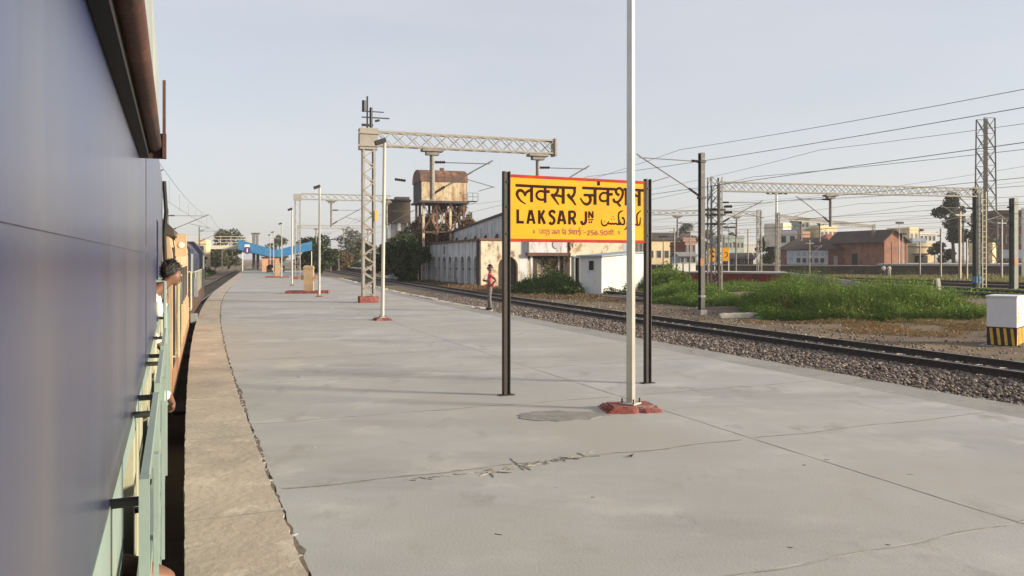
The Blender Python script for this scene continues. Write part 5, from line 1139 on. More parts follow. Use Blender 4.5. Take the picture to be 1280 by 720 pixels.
# ================================================================ PLATFORM CANOPY, FOOTBRIDGE, FAR LEFT
cblue = mat('canopy_blue', (.025, .15, .33), .7, .12, .8, [((.05, .20, .38), .6, .5, .7)], .0)
cund = mat('canopy_underside', (.03, .035, .045), .9, .2, 1)  # shade beneath the roof put into this dark colour
cz = P(138, 5.2, 0); ca2 = math.atan2(SA, CA) - .0
ca2 = heading(140) - math.pi / 2
cp = thing('platform_canopy', 'blue butterfly roofed canopy across the far end of the platform', 'platform canopy', cz, ca2)
LW2, VW, RW = -5.6, .3, 6.0; zl, zv, zr = 5.15, 3.15, 4.95; th = 1.65
fr = lambda x, y, z: (x, z, y)
b = MB(); b.prism([(LW2, zl - th), (VW, zv - th * .62), (VW, zv + .35), (LW2, zl)], 0, .14, fr); b.build('fascia', cblue, cp)
b = MB(); b.prism([(VW + .01, zv - th * .62), (RW, zr - th * .9), (RW, zr), (VW + .01, zv + .35)], 0, .14, fr); b.build('fascia', cblue, cp)
for s_ in range(14):
    y0 = .15 + s_ * 4
    MB().prism([(LW2, zl - .12), (VW, zv + .18), (VW, zv + .3), (LW2, zl)], y0, y0 + 3.96, fr).build('roof_sheet', cblue, cp); MB().prism([(VW + .01, zv + .18), (RW, zr - .12), (RW, zr), (VW + .01, zv + .3)], y0, y0 + 3.96, fr).build('roof_sheet', cblue, cp)
    if s_ % 2 == 0:
        MB().b2((VW - .15, y0 + .5, 0), (VW + .15, y0 + .8, zv + .1)).build('column', mat('canopy_column', (.42, .16, .08), .7, .2), cp)
        MB().prism([(LW2 + .3, zl - .35), (VW, zv - .35), (RW - .3, zr - .35), (RW - .3, zr - .15), (VW, zv + .15), (LW2 + .3, zl - .15)], y0 + .5, y0 + .7, fr).build('rafter', cund, cp)
MB().prism([(LW2 + .1, zl - th + .12), (VW, zv - th * .55), (RW - .1, zr - th * .8), (RW - .1, zr - th * .8 + .06), (VW, zv - th * .55 + .06), (LW2 + .1, zl - th + .18)], .2, 55, fr).build('ceiling', cund, cp)
MB().prism([(RW, zr - th * .9), (RW + .1, zr - th * .9), (RW + .1, zr), (RW, zr)], 0, 56, fr).build('side_fascia', cblue, cp); MB().prism([(LW2 - .1, zl - th), (LW2, zl - th), (LW2, zl), (LW2 - .1, zl)], 0, 56, fr).build('side_fascia', cblue, cp)
for x in (-5, 6.05): MB().b2((x - .06, .3, 0), (x + .06, .42, (zl if x < 0 else zr) - th)).build('post', wb, cp)
o = thing('round_sign', 'small dark purple platform number sign hanging under the canopy edge', 'hanging sign', P(137, .9, 3.4), ca2)
MB().prism([(.55 * math.cos(k * math.pi / 10), .62 * math.sin(k * math.pi / 10)) for k in range(20)], -.04, .04, fr).build('disc', mat('sign_purple', (.06, .03, .13), .6, .1), o); MB().prism([(-.42, .55), (.42, .55), (.36, .95), (-.36, .95)], -.05, .05, fr).build('top_plate', wb, o); MB().prism([(-.06, -.32), (.08, -.32), (.08, .32), (-.16, .2), (-.06, .16)], -.052, -.041, fr).build('numeral', wb, o)
# stall and brown kiosk under the canopy, with stacked goods
o = thing('kiosk', 'peach coloured platform kiosk with dark shutter under the canopy valley', 'kiosk', P(132, 4.4, 0), ca2); MB().b2((-1.2, 0, 0), (1.4, 2, 2.2)).build('body', mat('kiosk_peach', (.52, .28, .16), .8, .2, 1), o); MB().b2((-.2, -.03, .3), (.8, -.003, 1.9)).build('shutter', mat('shutter_brown', (.12, .05, .03), .8, .2), o); MB().b2((-1.4, -.3, 2.202), (1.6, 2.2, 2.34)).build('roof', rfd, o)
o = thing('planter', 'dark planter of shrubs in front of the kiosk', 'planter', P(125, 4.7, 0), ca2); MB().b2((-.9, -.3, 0), (.9, .3, .45)).build('box', mat('planter_dark', (.1, .07, .05), .9), o)
v, f = leaf_np(clumps(500, [((-.4, 0, .75), (.5, .3, .4)), ((.4, 0, .7), (.5, .3, .35))]), .14); link('foliage', npmesh('foliage', v, f, leafmat('leaf_dark', (.018, .035, .012), (.05, .075, .025))), o)
# footbridge behind the canopy, over the left tracks
fbm = mat('bridge_cream', (.55, .49, .38), .8, .15, .5); fb = thing('footbridge', 'cream footbridge with railings crossing the left-hand tracks', 'footbridge', P(172, 0, -.6), heading(170) - math.pi / 2)
MB().b2((-14.5, 0, 4.6), (1.5, 2, 5.35)).build('deck', fbm, fb)
for z in (5.9, 6.5, 7.1): MB().b2((-14.5, -.03, z), (1.5, .03, z + .09)).build('rail', fbm, fb)
for k in range(9): MB().b2((-14.4 + k * 1.95, -.04, 5.351), (-14.32 + k * 1.95, .04, 7.2)).build('railing_post', fbm, fb)
for x in (-13.5, -7.5, -4.5): MB().b2((x, .3, 0), (x + .3, .6, 4.59)).build('pier', fbm, fb)
house('trackside_house', 'narrow cream house with small window beyond the locomotive', 246, 257, 150, 305, cw, None, 'flat', .2, 5, zb=-.9, rows=3, cols=1, group=None)
o = thing('boundary_wall', 'broken white boundary wall along the left tracks', 'wall', (0, 0, 0))
for i, (t0, t1, zt) in enumerate(((98, 108, .0), (109, 113, .5), (114, 121, .75), (122, 124, .9), (125.5, 132, 1.0))):
    blk('wall_panel', [P(t0, -8.2), P(t1, -8.2), P(t1, -8.5), P(t0, -8.5)], -1, zt, wb if i else bgr, o)
MB().b2((0, 0, 0), (1, 1, 1))
for k, (dx, y) in enumerate(((0, 0), (2.0, 4))):
    o = thing('lamp_stack', ['tall dark chimney post behind the canopy, left of two', 'tall dark chimney post behind the canopy, right of two'][k], 'post', A(317.3 + k * 5, 165, -.5), 0, 'chimney posts behind the canopy'); MB().tube([(0, 0, 0), (0, 0, 7.6)], .32, 8).build('shaft', mastd, o); MB().box((0, 0, 7.75), (1.0, .5, .3)).build('head', mastd, o)
# ================================================================ VEGETATION
lg = leafmat('leaf_green', (.030, .058, .014), (.085, .125, .030), .9); ld = leafmat('leaf_dark', (.011, .022, .008), (.034, .052, .018), .8)
ldk = leafmat('leaf_olive', (.05, .06, .025), (.10, .105, .045), .5); lbr = leafmat('leaf_brown', (.10, .065, .035), (.19, .125, .06), .6)
lhz = leafmat('leaf_hazed', (.075, .085, .065), (.13, .14, .10), .5); lgr = leafmat('weed_green', (.055, .115, .014), (.165, .235, .042), .28)  # far trees' leaves greyed: distance haze put into their colour
ldry = leafmat('grass_dry', (.16, .12, .055), (.28, .21, .10), .5); barkm = mat('bark', (.11, .08, .06), .95, .3, 6, bump=.5, bscale=20)
def blades(pos, h, w_, lean, rng, seg=2):
    """grass blades as tapering bent strips: pos (n,3), h (n,)"""
    n = len(pos); an = rng.uniform(0, 6.28, n); d = np.stack([np.cos(an), np.sin(an), np.zeros(n)], 1); sdv = np.stack([-np.sin(an), np.cos(an), np.zeros(n)], 1)
    b2 = rng.uniform(0, 6.28, n); sdv = np.stack([np.cos(b2), np.sin(b2), np.zeros(n)], 1)
    ln = rng.uniform(.1, 1, n)[:, None] * lean * h[:, None]; up = np.array([0, 0, 1.0]); ww = (w_ * rng.uniform(.6, 1.3, n))[:, None]
    p0, p1 = pos - sdv * ww * .5, pos + sdv * ww * .5
    m_ = pos + d * ln * .35 + up * h[:, None] * .6; m0, m1 = m_ - sdv * ww * .35, m_ + sdv * ww * .35
    t_ = pos + d * ln + up * h[:, None]; t0, t1 = t_ - sdv * ww * .06, t_ + sdv * ww * .06
    v = np.stack([p0, p1, m0, m1, t0, t1], 1).reshape(-1, 3); k = 6 * np.arange(n)[:, None]
    f = np.concatenate([k + np.array([[0, 1, 3, 2]]), k + np.array([[2, 3, 5, 4]])]); return v, f
def poly_points(poly, n, rng):
    P_ = np.array(poly, float); lo, hi = P_.min(0), P_.max(0); out = []
    while sum(map(len, out)) < n:
        q = rng.uniform(lo, hi, (n * 2, 2)); c = np.zeros(len(q), bool); j = len(P_) - 1
        for i in range(len(P_)):
            a, b = P_[i], P_[j]; k = ((a[1] > q[:, 1]) != (b[1] > q[:, 1])) & (q[:, 0] < (b[0] - a[0]) * (q[:, 1] - a[1]) / (b[1] - a[1] + 1e-12) + a[0]); c ^= k; j = i
        out.append(q[c])
    return np.concatenate(out)[:n]
def vnoise(q, s, seed):
    g = np.random.default_rng(seed); T = g.uniform(0, 1, (64, 64)); x = q / s; i = np.floor(x).astype(int); f_ = x - i; f_ = f_ * f_ * (3 - 2 * f_)
    t = lambda a, b: T[a % 64, b % 64]
    return (t(i[:, 0], i[:, 1]) * (1 - f_[:, 0]) + t(i[:, 0] + 1, i[:, 1]) * f_[:, 0]) * (1 - f_[:, 1]) + (t(i[:, 0], i[:, 1] + 1) * (1 - f_[:, 0]) + t(i[:, 0] + 1, i[:, 1] + 1) * f_[:, 0]) * f_[:, 1]
def gzn(q): 
    t = -q[:, 0] * SA + q[:, 1] * CA; cv = np.where(t < 55, np.where(t < 0, 0, t * t / 1200), 2.521 + .09167 * (t - 55)); r = q[:, 0] * CA + q[:, 1] * SA - cv
    x = np.clip((r - 24) / 14, 0, 1); return -.9 + .5 * x * x * (3 - 2 * x)
def edge_fall(q, poly, wd):
    P_ = np.array(poly, float); best = np.full(len(q), 1e9)
    for i in range(len(P_)):
        a, b = P_[i - 1], P_[i]; d = b - a; u = np.clip(((q - a) @ d) / (d @ d), 0, 1); best = np.minimum(best, np.linalg.norm(q - a - u[:, None] * d, axis=1))
    return np.clip(best / wd, 0, 1)
def weeds(name, poly, n, h, seed, m, leafy=.6, bw=.03, ef=1.5, lsize=.075, ns=3.0, hmin=.2, bare=.0):
    g = np.random.default_rng(seed); q = poly_points(poly, n, g); hn = vnoise(q, ns, seed) * .65 + vnoise(q, ns * .3, seed + 1) * .35
    if bare: q, hn = q[hn > bare], hn[hn > bare]
    n = len(q); e = edge_fall(q, poly, ef); hh = h * (hmin + (1 - hmin) * np.clip(hn * 1.5 - .25, 0, 1)) * (.35 + .65 * e) * g.uniform(.55, 1.2, n)
    pos = np.concatenate([q, gzn(q)[:, None] - .02], 1); v, f = blades(pos, hh, bw, .35, g)
    k = int(n * leafy * 4)
    if k:
        i = g.integers(0, n, k); c = pos[i] + g.normal(0, .10, (k, 3)); c[:, 2] = pos[i, 2] + hh[i] * g.uniform(.15, 1.02, k)
        v2, f2 = leaf_np(c, lsize, .8, 1.8, g); v, f = np.concatenate([v, v2]), np.concatenate([f, f2 + len(v)])
    return tag(link(name, npmesh(name, v, f, m)), kind='stuff')
def gp(*uvz): return [tuple(G(u, v, z)[:2]) for u, v, z in uvz]
# the tall green weeds in the yard
weeds('weeds', [(11.6, 37.5), (15, 35.3), (20.4, 33.9), (21.8, 36.0), (22.2, 40), (20.5, 46), (17, 50), (13.5, 47), (12.2, 43)], 28000, 1.9, 21, lgr, .7, .022, 2.2, .055, 1.7, .14)
weeds('weeds', [(10.5, 62), (14, 60), (20, 58), (24, 62), (22, 67), (14, 68), (10.5, 66)], 9000, .8, 22, lgr, .5, .035, 1.5, .065, 3)
weeds('weeds', [(10.6, 47), (13, 46), (15, 53), (15, 62), (10.5, 60), (8.6, 52)], 10000, 1.35, 23, lgr, .7, .03, 1.5, .065, 2)
weeds('weeds', [(10.2, 66), (14.5, 64), (15.5, 72), (10.5, 76)], 3200, 2.3, 27, lgr, .9, .05, 1.5, .12, 2)
weeds('weeds', [(-.2, 67), (2.4, 63), (5.6, 62.5), (5.9, 66), (6, 73), (0.2, 76)], 6500, 1.75, 24, lg, .9, .045, 1.6, .10, 2)
weeds('weeds', [(27, 48), (34, 46), (38, 56), (33, 70), (24, 66), (22, 56)], 5000, .34, 25, lgr, .6, .04, 2, .09, 3)
weeds('dry_grass', [(12, 36), (16, 33.2), (22, 30.5), (27, 34), (24, 34.5), (19.5, 34.4), (14.8, 36.2)], 16000, .34, 31, ldry, .1, .016, .8, .04, 1.6, .12, .3)
weeds('dry_grass', [(26, 84), (60, 70), (72, 98), (62, 112), (34, 112)], 9000, .55, 32, leafmat('grass_straw', (.10, .105, .035), (.22, .20, .08), .1), .1, .09, 4, .1, 8, .3)
weeds('dry_grass', [(8, 50), (7, 60), (-2, 80), (-10, 104), (-13, 104), (-5, 72), (3, 56)], 5000, .4, 33, lbr, .3, .04, 1, .07, 2, .2, .35)
weeds('low_grass', [(9.5, 38), (13, 31), (17, 27.5), (21, 25.5), (22, 31), (20, 33), (14, 35.5)], 11000, .20, 34, leafmat('grass_mixed', (.12, .085, .035), (.25, .16, .07), .3), .2, .018, .5, .04, 1.5, .2, .45)
weeds('tufts', [tuple(P(t, RE + .35)[:2]) for t in (4, 9, 14, 20)] + [tuple(P(t, RE + 1.6)[:2]) for t in (20, 14, 9, 4)], 260, .22, 35, lgr, .8, .02, .3, .04, 1, .3, .5)
weeds('grass', [(20, 72), (26, 70), (32, 84), (24, 92), (18, 84)], 4500, .7, 36, lgr, .4, .06, 2, .1, 3)
weeds('dry_stalks', [(11.8, 37.5), (15, 35.2), (20.6, 33.6), (22, 36.0), (22.0, 40), (19, 46), (13.5, 46)], 800, 1.9, 28, ldry, .25, .014, 1.2, .05, 1.2, .3, .35)
# left side of the line: hedge and scrub
weeds('scrub', [tuple(P(t, -5.2)[:2]) for t in (62, 80, 100, 130, 165)] + [tuple(P(t, r)[:2]) for t, r in ((165, -7.6), (130, -8), (100, -8), (80, -8.5), (62, -9))], 7000, 1.9, 26, lg, .9, .07, 1.4, .17, 4)
def tree(name, label, base, h, trunk_r, blobs, n, size, m, cat='tree', group=None, limbs=5, seed=0, asp=1.7, tk=None):
    """tapered trunk with limbs reaching into clumps of small leaves"""
    g = np.random.default_rng(seed); rr = random.Random(seed); o = thing(name, label, cat, base, 0, group); b = MB()
    top = Vector((rr.uniform(-.3, .3), rr.uniform(-.3, .3), h * .55)); b.tube([(0, 0, -.1), top * .35 + Vector((rr.uniform(-.15, .15), 0, 0)), top * .7, top], [trunk_r, trunk_r * .8, trunk_r * .62, trunk_r * .45], 8)
    t_ = b.build('trunk', tk or barkm, o)
    for c, r_ in blobs[:limbs + 3]:
        c = Vector(c); s_ = top * rr.uniform(.45, .98); mid = s_.lerp(c, .5) + Vector((rr.uniform(-.3, .3), rr.uniform(-.3, .3), -.2)); MB().tube([s_, mid, c], [trunk_r * .4, trunk_r * .25, trunk_r * .08], 6).build('limb', tk or barkm, o)
    v, f = leaf_np(clumps(n, blobs, g), size, .3, asp, g); link('crown', npmesh('crown', v, f, m), o); return o
def rblobs(n, rx, ry, z0, z1, r0, r1, seed, shape=1.0):
    g = random.Random(seed); out = []
    for k in range(n):
        z = g.uniform(z0, z1); u = (z - z0) / (z1 - z0 + 1e-6); k_ = math.sin(math.pi * min(1, max(.12, u * .85 + .1))) ** shape; a = g.uniform(0, 6.28); q = g.uniform(0, 1) ** .5
        r_ = g.uniform(r0, r1); out.append(((rx * k_ * q * math.cos(a), ry * k_ * q * math.sin(a), z), (r_, r_, r_ * g.uniform(.6, .9))))
    return out
tree('eucalyptus_tree', 'tall dark eucalyptus with clumped crown left of the gantry column', A(1192, 140, .9), 13.5, .35, rblobs(17, 2.4, 2.2, 4.5, 12.3, .75, 1.5, 41, .6), 5200, .26, leafmat('leaf_eucalyptus', (.020, .028, .018), (.05, .06, .04), .3), seed=1)
tree('bushy_tree', 'low bushy tree behind the pylon at the right of the yard', A(1222, 138, .9), 6, .25, rblobs(12, 3.4, 2, 1.2, 5.5, .9, 1.6, 42), 3200, .26, ldk, seed=2)
tree('bushy_tree', 'low green tree between the eucalyptus and the garage', A(1178, 145, .9), 5, .22, rblobs(8, 1.8, 2, 1, 4.0, .7, 1.2, 43), 1800, .24, ldk, seed=3)
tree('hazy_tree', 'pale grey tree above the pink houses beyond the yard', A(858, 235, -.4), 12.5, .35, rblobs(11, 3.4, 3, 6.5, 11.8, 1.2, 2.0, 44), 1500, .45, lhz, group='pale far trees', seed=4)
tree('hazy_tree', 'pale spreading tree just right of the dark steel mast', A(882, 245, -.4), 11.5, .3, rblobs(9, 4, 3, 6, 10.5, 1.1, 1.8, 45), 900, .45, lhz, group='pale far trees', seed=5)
tree('round_tree', 'round green tree behind the white floodlight mast', A(961, 165, -.4), 8, .3, rblobs(12, 2.5, 2.2, 2.0, 6.6, 1.0, 1.6, 46), 3200, .3, lg, seed=6)
tree('dark_tree', 'dense dark green tree behind the right wing of the blue canopy', A(395, 150, -.9), 8, .35, rblobs(22, 3.4, 3, 1.0, 6.4, 1.1, 1.9, 47, .5), 6500, .3, ld, seed=7)
for k, (u, Y, h, sp, sd, lab) in enumerate(((422, 185, 6.0, 4, 48, 'low brownish tree beyond the far platform, left of three'), (440, 190, 6.5, 4, 49, 'low brownish tree beyond the far platform, middle of three'), (457, 178, 6.5, 3.4, 50, 'low brownish tree beyond the far platform, behind the latticed mast'))):
    tree('scrubby_tree', lab, A(u, Y, -.9), h, .25, rblobs(12, sp, 3, 1.0, h - .8, 1.0, 1.7, sd), 2600, .3, (lbr, ldk, ldk)[k], group='trees beyond the far platform', seed=8 + k)
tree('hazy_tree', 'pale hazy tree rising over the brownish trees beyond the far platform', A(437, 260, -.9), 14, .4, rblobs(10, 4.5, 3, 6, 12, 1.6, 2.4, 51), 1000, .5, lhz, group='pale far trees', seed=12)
tree('tall_tree', 'tall round topped tree behind the footbridge', A(286, 215, -.9), 11, .4, rblobs(16, 4.0, 3, 2, 9.8, 1.3, 2.2, 52, .6), 3600, .36, ldk, group='trees beyond the footbridge', seed=13)
tree('tall_tree', 'lower spreading tree left of the round topped one by the footbridge', A(270, 205, -.9), 7.5, .35, rblobs(12, 3.4, 3, 1.5, 6.5, 1.2, 1.9, 53), 2600, .34, ldk, group='trees beyond the footbridge', seed=14)
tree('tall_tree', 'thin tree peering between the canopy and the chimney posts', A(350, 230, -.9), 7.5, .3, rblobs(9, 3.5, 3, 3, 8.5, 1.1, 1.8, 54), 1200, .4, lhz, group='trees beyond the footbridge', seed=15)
for k, (t, r, h, sd) in enumerate(((92, -7.5, 3.3, 61), (112, -9.5, 4.4, 62), (132, -7.2, 4.0, 63), (152, -8.0, 4.6, 64))):
    q = P(t, r, -.9); tree('scrub_bush', ['scrubby bush beside the left tracks just past the locomotive', 'scrubby bush behind the broken white wall', 'tall scrubby bush beside the left tracks short of the footbridge', 'scrubby bush right under the footbridge'][k], q, h, .12, rblobs(12, 2.2, 2.2, .6, h - .6, .6, 1.1, sd), 2400, .2, (lg, ldk, lg, ldk)[k], 'bush', 'bushes along the left tracks', seed=16 + k)
tree('big_bush', 'big dark bush in front of the smaller water tank', A(500, 98, -.9), 6.5, .3, rblobs(24, 2.6, 2.2, .6, 5.6, .9, 1.6, 55, .35), 8000, .22, ld, 'bush', seed=21)
tree('big_bush', 'lower dark bush left of the arched wall, under the water tank', A(520, 104, -.9), 5.5, .25, rblobs(16, 2.0, 1.8, .5, 4.6, .8, 1.3, 56, .35), 4600, .22, ld, 'bush', seed=22)
tree('creeper', 'dry brown creeper climbing over the arcade roof and tank columns', A(549, 106.5, 2.5), 4.5, .12, [((-3 + k * .75, random.uniform(-.8, .8), 1.5 + 1.6 * math.sin(k * .8) + k * .12), (1.2, 1.0, 1.1)) for k in range(10)] + [((-1.5 + k * .9, 1.5, 4.6 + (k % 3)), (.6, .6, 1.2)) for k in range(7)] + [((-5.2 + k * 1.3, 2.2, 2.0 + (k * 7 % 3)), (1.1, .8, 1.5)) for k in range(5)], 9500, .17, lbr, 'creeper', limbs=9, seed=23, asp=3)
tree('creeper', 'russet creeper on the lit plaster right of the dark pier', A(700, 86.6, -.9), 4.5, .06, [((-.6, -.1, 4.2), (.9, .25, .9)), ((.3, -.1, 3.2), (.9, .25, 1.0)), ((-.4, -.1, 2.0), (.7, .25, 1.1)), ((.8, -.1, 4.4), (.7, .25, .7)), ((0, -.1, .9), (.6, .25, .8))], 1500, .12, lbr, 'creeper', seed=24)
tree('creeper', 'dark creeper hanging on the pale recess beneath the name board', A(678, 86.2, -.9), 4, .05, [((0, 0, 3.0), (.9, .3, .8)), ((.5, 0, 2.2), (.5, .3, .9)), ((-1.6, 0, 3.0), (.35, .2, .7))], 600, .14, ldk, 'creeper', seed=25)
tree('bush', 'green bush growing against the white cabin corner', A(762, 62.3, -.9), 1, .04, [((0, -.4, .35), (.55, .3, .4)), ((.7, -.4, .25), (.4, .3, .3)), ((1.3, -.4, .45), (.4, .25, .55))], 700, .08, lg, 'bush', seed=26)
# ================================================================ SMALL THINGS
# location box with hazard stripes
bx = thing('location_box', 'white trackside cabinet with black and yellow striped base', 'signal cabinet', A(1271, 26.0, -.9), .82)
wbx = mat('cabinet_paint', (.60, .61, .63), .5, .06, 1.2, [((.45, .44, .42), 2, .6, .78)]); hzy = mat('hazard_yellow', (.60, .36, .03), .6, .2, 4, [((.3, .2, .08), 6, .55, .7)]); hzb = mat('hazard_black', (.014, .013, .012), .6, .3, 4)
bw_, bd_, bh_ = 1.25, .86, 1.6
MB().b2((0, 0, .62), (bw_, bd_, bh_)).build('cabinet', wbx, bx)
MB().b2((-.03, -.03, bh_ + .002), (bw_ + .03, bd_ + .03, bh_ + .05)).build('lid', wbx, bx); MB().b2((0, 0, .0), (bw_, bd_, .619)).build('base', hzb, bx)
MB().b2((-.2, -.2, -.15), (bw_ + .2, bd_ + .2, -.002)).build('footing', slpm, bx)
MB().b2((bw_ * .5, -.012, .68), (bw_ * .5 + .008, -.002, bh_ - .03)).build('door_joint', hzb, bx)
for k in range(4):
    y = .10 + k * .2
    MB().prism([(y, .58), (y + .085, .58), (y + .03, .03), (y - .055, .03)], -.006, -.001, lambda a, b, c: (c, a, b)).build('stripe', hzy, bx)
for k in range(6):
    x = .05 + k * .21
    MB().prism([(x + .05, .58), (x + .16, .58), (x + .07, .03), (x - .04, .03)], -.006, -.001, lambda a, b, c: (a, c, b)).build('stripe', hzy, bx)
orl = mat('cabinet_lettering_orange', (.62, .16, .02), .6, .1); yll = mat('cabinet_lettering_yellow', (.72, .42, .03), .6, .1)
def cstroke(cx, cz, r, wd): return [(cx + r * math.cos(a) * .8, cz + r * math.sin(a), wd) for a in (.7, 1.2, 1.9, 2.6, 3.14, 3.7, 4.4, 5.0, 5.6)]
ribbon('lettering', [cstroke(.20, 1.16, .105, .05)], orl, bx, -.003); ribbon('lettering', [cstroke(.13, .88, .09, .05), [(.26, .80, .05), (.26, .97, .05)], [(.26, .97, .045), (.35, .94, .045), (.34, .88, .045), (.26, .87, .045)]], yll, bx, -.003)
# fallen concrete beam and rubble
o = thing('concrete_beam', 'broken pale concrete beam lying in the dirt by the dark mast', 'concrete beam', A(936, 38.8, -.78), .18)
rg = random.Random(4); b = MB(); vs = []
for i in range(13):
    x = -1.5 + i * .25; j = lambda: rg.uniform(-.018, .018); e = .07 if i in (0, 12) else 0
    vs += [(x + j(), -.14 + e * .5 + j(), -.12), (x + j(), -.11 + j(), .12 - e + j()), (x + j(), .11 + j(), .13 - e + j()), (x + j(), .14, -.12)]
b.add(vs, [(4 * i + a, 4 * i + (a + 1) % 4, 4 * i + 4 + (a + 1) % 4, 4 * i + 4 + a) for i in range(12) for a in range(4)] + [(0, 1, 2, 3), (51, 50, 49, 48)]); b.build('beam', mat('beam_concrete', (.52, .48, .40), .9, .12, 2, [((.25, .22, .18), 3, .58, .72)], .4, 25), o)
for x in (-1.52, 1.5): 
    b = MB(); b.tube([(x - .08, .03, .02), (x + .08, .03, .02)], .012, 6).tube([(x - .06, -.05, .03), (x + .06, -.05, .03)], .012, 6); b.build('rebar', darkm, o)
o = thing('concrete_beam', 'row of pale concrete pieces on the ballast beside the first track', 'concrete beam', P(35.5, 13.5, -.80), heading(35) + .1)
for k in range(4): MB().box((-.75 + k * .5, rg.uniform(-.03, .03), rg.uniform(0, .03)), (.42, .24, .2), rg.uniform(-.12, .12)).build('piece', mat('piece_concrete', (.50, .46, .42), .9, .15, 3), o)
o = thing('plastic_bag', 'crumpled green plastic bag beside the fallen beam', 'litter', A(949, 37.6, -.86)); b = MB(); b.ell((0, 0, .03), (.22, .12, .08), 10, 6)
b.v = [(x + rg.uniform(-.03, .03), y + rg.uniform(-.03, .03), max(-.03, z + rg.uniform(-.03, .03))) for x, y, z in b.v]; b.build('bag', mat('bag_green', (.03, .22, .10), .4, .2), o)
lf = thing('dry_leaf', 'curled dry leaf on the concrete in front of the lamp post', 'leaf', G(788, 571, .004), .6); b = MB(); b.add([(-.035, 0, .012), (0, -.02, .004), (.04, 0, .022), (0, .018, .006), (0, 0, .0)], [(0, 1, 4), (1, 2, 4), (2, 3, 4), (3, 0, 4)]); b.build('blade', mat('dead_leaf', (.10, .055, .02), .8, .3), lf); MB().tube([(.04, 0, .022), (.06, .004, .03)], .002, 4).build('stalk', MC['dead_leaf'], lf)
# distant people
def far_person(label, g, rz, sm, tm, h=1.7, group=None):
    o = thing('person', label, 'person', g, rz, group); k = h / 1.7
    J = {'pelvis': (0, 0, .92 * k, .13), 'chest': (0, 0, 1.27 * k, .155), 'neck': (0, 0, 1.49 * k, .055), 'head': (.015, 0, 1.6 * k, .10), 'top': (.01, 0, 1.66 * k, .075), 'nose': (.10, 0, 1.59 * k, .02)}
    E = [('pelvis', 'chest', 1), ('chest', 'neck', 1), ('neck', 'head', 0), ('head', 'top', 0), ('head', 'nose', 0)]
    for s_, q in ((1, 'l'), (-1, 'r')):
        J.update({'h' + q: (0, .09 * s_, .85 * k, .09), 'k' + q: (.03 * s_, .1 * s_, .47 * k, .065), 'a' + q: (-.06 * s_, .1 * s_, .08, .05), 't' + q: (.1 - .06 * s_, .11 * s_, .04, .035), 's' + q: (0, .18 * s_, 1.37 * k, .065), 'e' + q: (-.05, .23 * s_, 1.1 * k, .045), 'w' + q: (.06, .22 * s_, .86 * k, .034), 'm' + q: (.09, .21 * s_, .78 * k, .034)})
        E += [('pelvis', 'h' + q, 2), ('h' + q, 'k' + q, 2), ('k' + q, 'a' + q, 2), ('a' + q, 't' + q, 3), ('chest', 's' + q, 1), ('s' + q, 'e' + q, 1), ('e' + q, 'w' + q, 0), ('w' + q, 'm' + q, 0)]
    body('body', J, E, [skin, sm, tm, shoe], o, 1); hair_cap(o, Vector((.0, 0, 1.615 * k)), Vector((1, 0, 0)), Vector((0, 1, 0))); return o
far_person('distant person in a pale top walking through the yard grass, left of two', A(1104.5, 104, -.4), 1.2, whites, darkcl, 1.65, 'people walking in the yard'); far_person('distant person in a cream top walking through the yard grass, right of two', A(1111.5, 105, -.4), 1.4, cw2, cw2, 1.6, 'people walking in the yard')
pc = [('far person in a red top on the platform under the canopy', shirtp, 141, 2.6), ('far person in white on the platform under the canopy', whites, 143, 3.4), ('far person in blue on the platform left of the kiosk', mat('cloth_blue', (.06, .12, .35), .9), 150, 1.8), ('far person in cream beside the lamp post at the kiosk', cw2, 122, 6.2)]
for lab, m_, t, r in pc: far_person(lab, P(t, r), random.uniform(0, 6), m_, darkcl, 1.68, 'people under the far canopy')
# ================================================================ OVERHEAD WIRES
def wire(label, pts, r_=.010, sag=.0, n=14, name='overhead_wire', m=None, cat='wire'):
    b = MB(); out = []
    for a, c in zip(pts[:-1], pts[1:]):
        for k in range(n): u = k / n; p = Vector(a).lerp(Vector(c), u); p.z -= 4 * sag * u * (1 - u); out.append(p)
    out.append(Vector(pts[-1])); b.tube(out, r_, 4, False); o = b.build(name, m or wirem); return tag(o, label, cat, 'overhead line wires')
def catenary(r, ts, zc, zt, where, r_=.010):
    pts = [P(t, r + .2 * (-1) ** i, zc) for i, t in enumerate(ts)]; wire('contact wire strung level above ' + where, pts, r_)
    pts2 = [P(t, r, zt) for t in ts]; o = wire('sagging carrier wire looping above the contact wire over ' + where, pts2, r_, .55)
    b = MB()
    if r > 0: return
    for a, c in zip(range(len(ts) - 1), range(1, len(ts))):
        for k in range(1, 7):
            u = k / 7; t = ts[a] + (ts[c] - ts[a]) * u; z2 = zt - 4 * .55 * u * (1 - u); p = P(t, r, zc); b.tube([(p.x, p.y, zc), (p.x, p.y, z2)], r_ * .6, 3, False)
    tag(b.build('dropper', wirem, o), kind='stuff')
TS = (-18, 36.5, 82, 125, 170, 215)
catenary(-1.77, TS, 4.75, 6.1, 'the train', .011)
catenary(12.2, TS[1:], 4.7, 6.15, 'the bare ballast beside the platform'); catenary(R1, TS, 4.8, 6.2, 'the first track')
catenary(27.2, (-20, 34, 80, 130, 180), 4.85, 6.3, 'the second track by the weeds'); 
for r, w_ in ((38, 'the yard platform edge'), (45.5, 'the pale yard rails'), (51.5, 'the middle yard rails'), (60, 'the farther yard rails')): catenary(r, (-10, 45, 92, 150, 200), 4.7, 6.1, w_, .011)
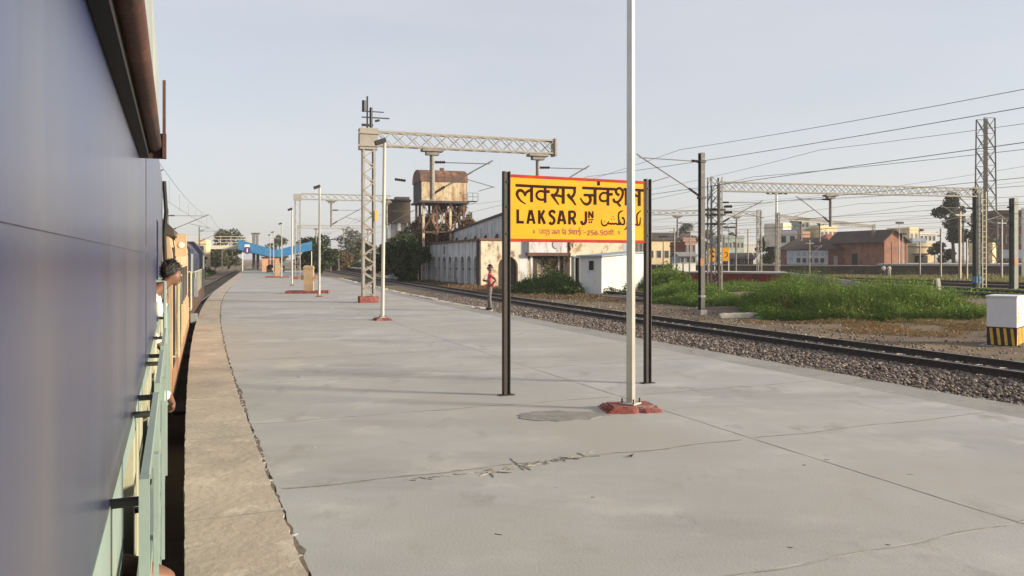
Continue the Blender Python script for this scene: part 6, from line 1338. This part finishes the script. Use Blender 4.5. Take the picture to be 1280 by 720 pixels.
for k, (z, r, lab) in enumerate(((7.9, 24.2, 'feeder wire along the dark mast tops'), (8.4, 34, 'high return wire above the gantry boom'), (8.9, 56, 'high feeder wire over the right-hand yard'), (9.6, 70, 'highest wire over the back of the yard'))):
    wire(lab, [P(t, r, z) for t in (-20, 36.5, 82, 140, 215)], .011, .6)
q0, q1, q2 = A(640, 130, 9.3), A(1010, 150, 9.0), A(1420, 120, 10.5)
for k in range(4): wire(['lowest of four power wires crossing above the brick sheds', 'second lowest of four power wires crossing above the brick sheds', 'third of four power wires crossing above the brick sheds', 'topmost of four power wires crossing above the brick sheds'][k], [A(560, 150, 6.2 + k * .9), A(1125, 138, 6.6 + k * .95), A(1500, 120, 7.6 + k * 1.0)], .014, .5, 14, 'power_wire')
# masts and brackets of the left-hand line
for k, (t, lab) in enumerate(((42, 'plain mast left of the train with a bracket over the roof'), (82, 'next mast along the left tracks beyond the locomotive'), (125, 'far mast on the left tracks near the footbridge'))):
    o = thing('catenary_mast', lab, 'catenary mast', P(t, -5.6, -.9), mast_angle(t), 'masts along the left tracks'); ibeam(o, 'column', 0, 0, 7.6, .2, mastd); cantilever(o, (0, 0, 5.4), 3.4, 1, 1.6, .03); MB().b2((-.2, -.2, -.1), (.2, .2, .2)).build('foot', slpm, o)
# more thin masts and posts standing about the yard
for k, (u, Y, h, wd, lab) in enumerate(((843, 108, 6.6, .16, 'thin grey yard mast left of the dark mast, before the pink houses'), (863, 125, 7.2, .14, 'thin yard mast close by the dark mast, over the blue grey hut'), (920, 118, 6.8, .16, 'thin yard mast over the green washed house'), (935, 135, 7.4, .16, 'thin yard mast over the dark roofed shed, left of the rusty column'), (1012, 118, 5.2, .14, 'short thin mast before the pale lattice shed'), (1150, 112, 4.8, .14, 'short thin mast before the sunlit garage'), (1176, 100, 6.2, .16, 'thin yard mast at the left of the eucalyptus'), (1252, 92, 7.0, .18, 'slender yard mast before the dull red building'))):
    o = thing('yard_mast', lab, 'mast', A(u, Y, -.4), NA, 'thin masts in the yard'); ibeam(o, 'column', 0, 0, h, wd, mastd); MB().box((0, 0, h - .5), (1.5, .1, .1)).build('crossarm', mastd, o)
    if k % 2 == 0: cantilever(o, (0, 0, h - 2.2), 2.2, -1 if k % 4 else 1, 1.3)

g_ = np.random.default_rng(77); t_ = g_.uniform(6, 45, 130); r_ = g_.uniform(RE + .4, 26, 130); c_ = NPP(t_, r_, np.where(r_ > R1 + 1.5, -.86, -.83)); c_[:, 2] += np.where(r_ > 24, .12, .03)
v, f = leaf_np(c_, .07, 3.0, 1.4, g_); tag(link('paper_scraps', npmesh('paper_scraps', v, f, rstone('scrap_paper', [(.5, .48, .42), (.18, .2, .24), (.62, .6, .56)]))), kind='stuff')

def rebase(root):          # put the Empty at the thing's own base
    bpy.context.view_layer.update(); ch = [c for c in root.children if c.type == 'MESH']
    V_ = [v.co for c in ch for v in c.data.vertices]; base = Vector((sum(v.x for v in V_) / len(V_), sum(v.y for v in V_) / len(V_), min(v.z for v in V_)))
    for c in ch: c.data.transform(Matrix.Translation(-base))
    root.location = base
for o_ in list(C.objects):
    if o_.type == 'EMPTY' and o_.get('category') in ('person', 'wall') and o_.location.length < 1e-6: rebase(o_)
# ================================================================ HAZE
hm = bpy.data.materials.new('haze'); hm.use_nodes = True; nt = hm.node_tree; nt.nodes.remove(nt.nodes['Principled BSDF'])
pv = NN(nt, 'ShaderNodeVolumePrincipled'); pv.inputs['Color'].default_value = (.93, .94, .97, 1); pv.inputs['Density'].default_value = .0003; pv.inputs['Anisotropy'].default_value = .2
nt.links.new(pv.outputs[0], nt.nodes['Material Output'].inputs['Volume'])
tag(MB().b2((-900, -120, -3.5), (900, 1200, 26)).build('haze', hm), kind='stuff')
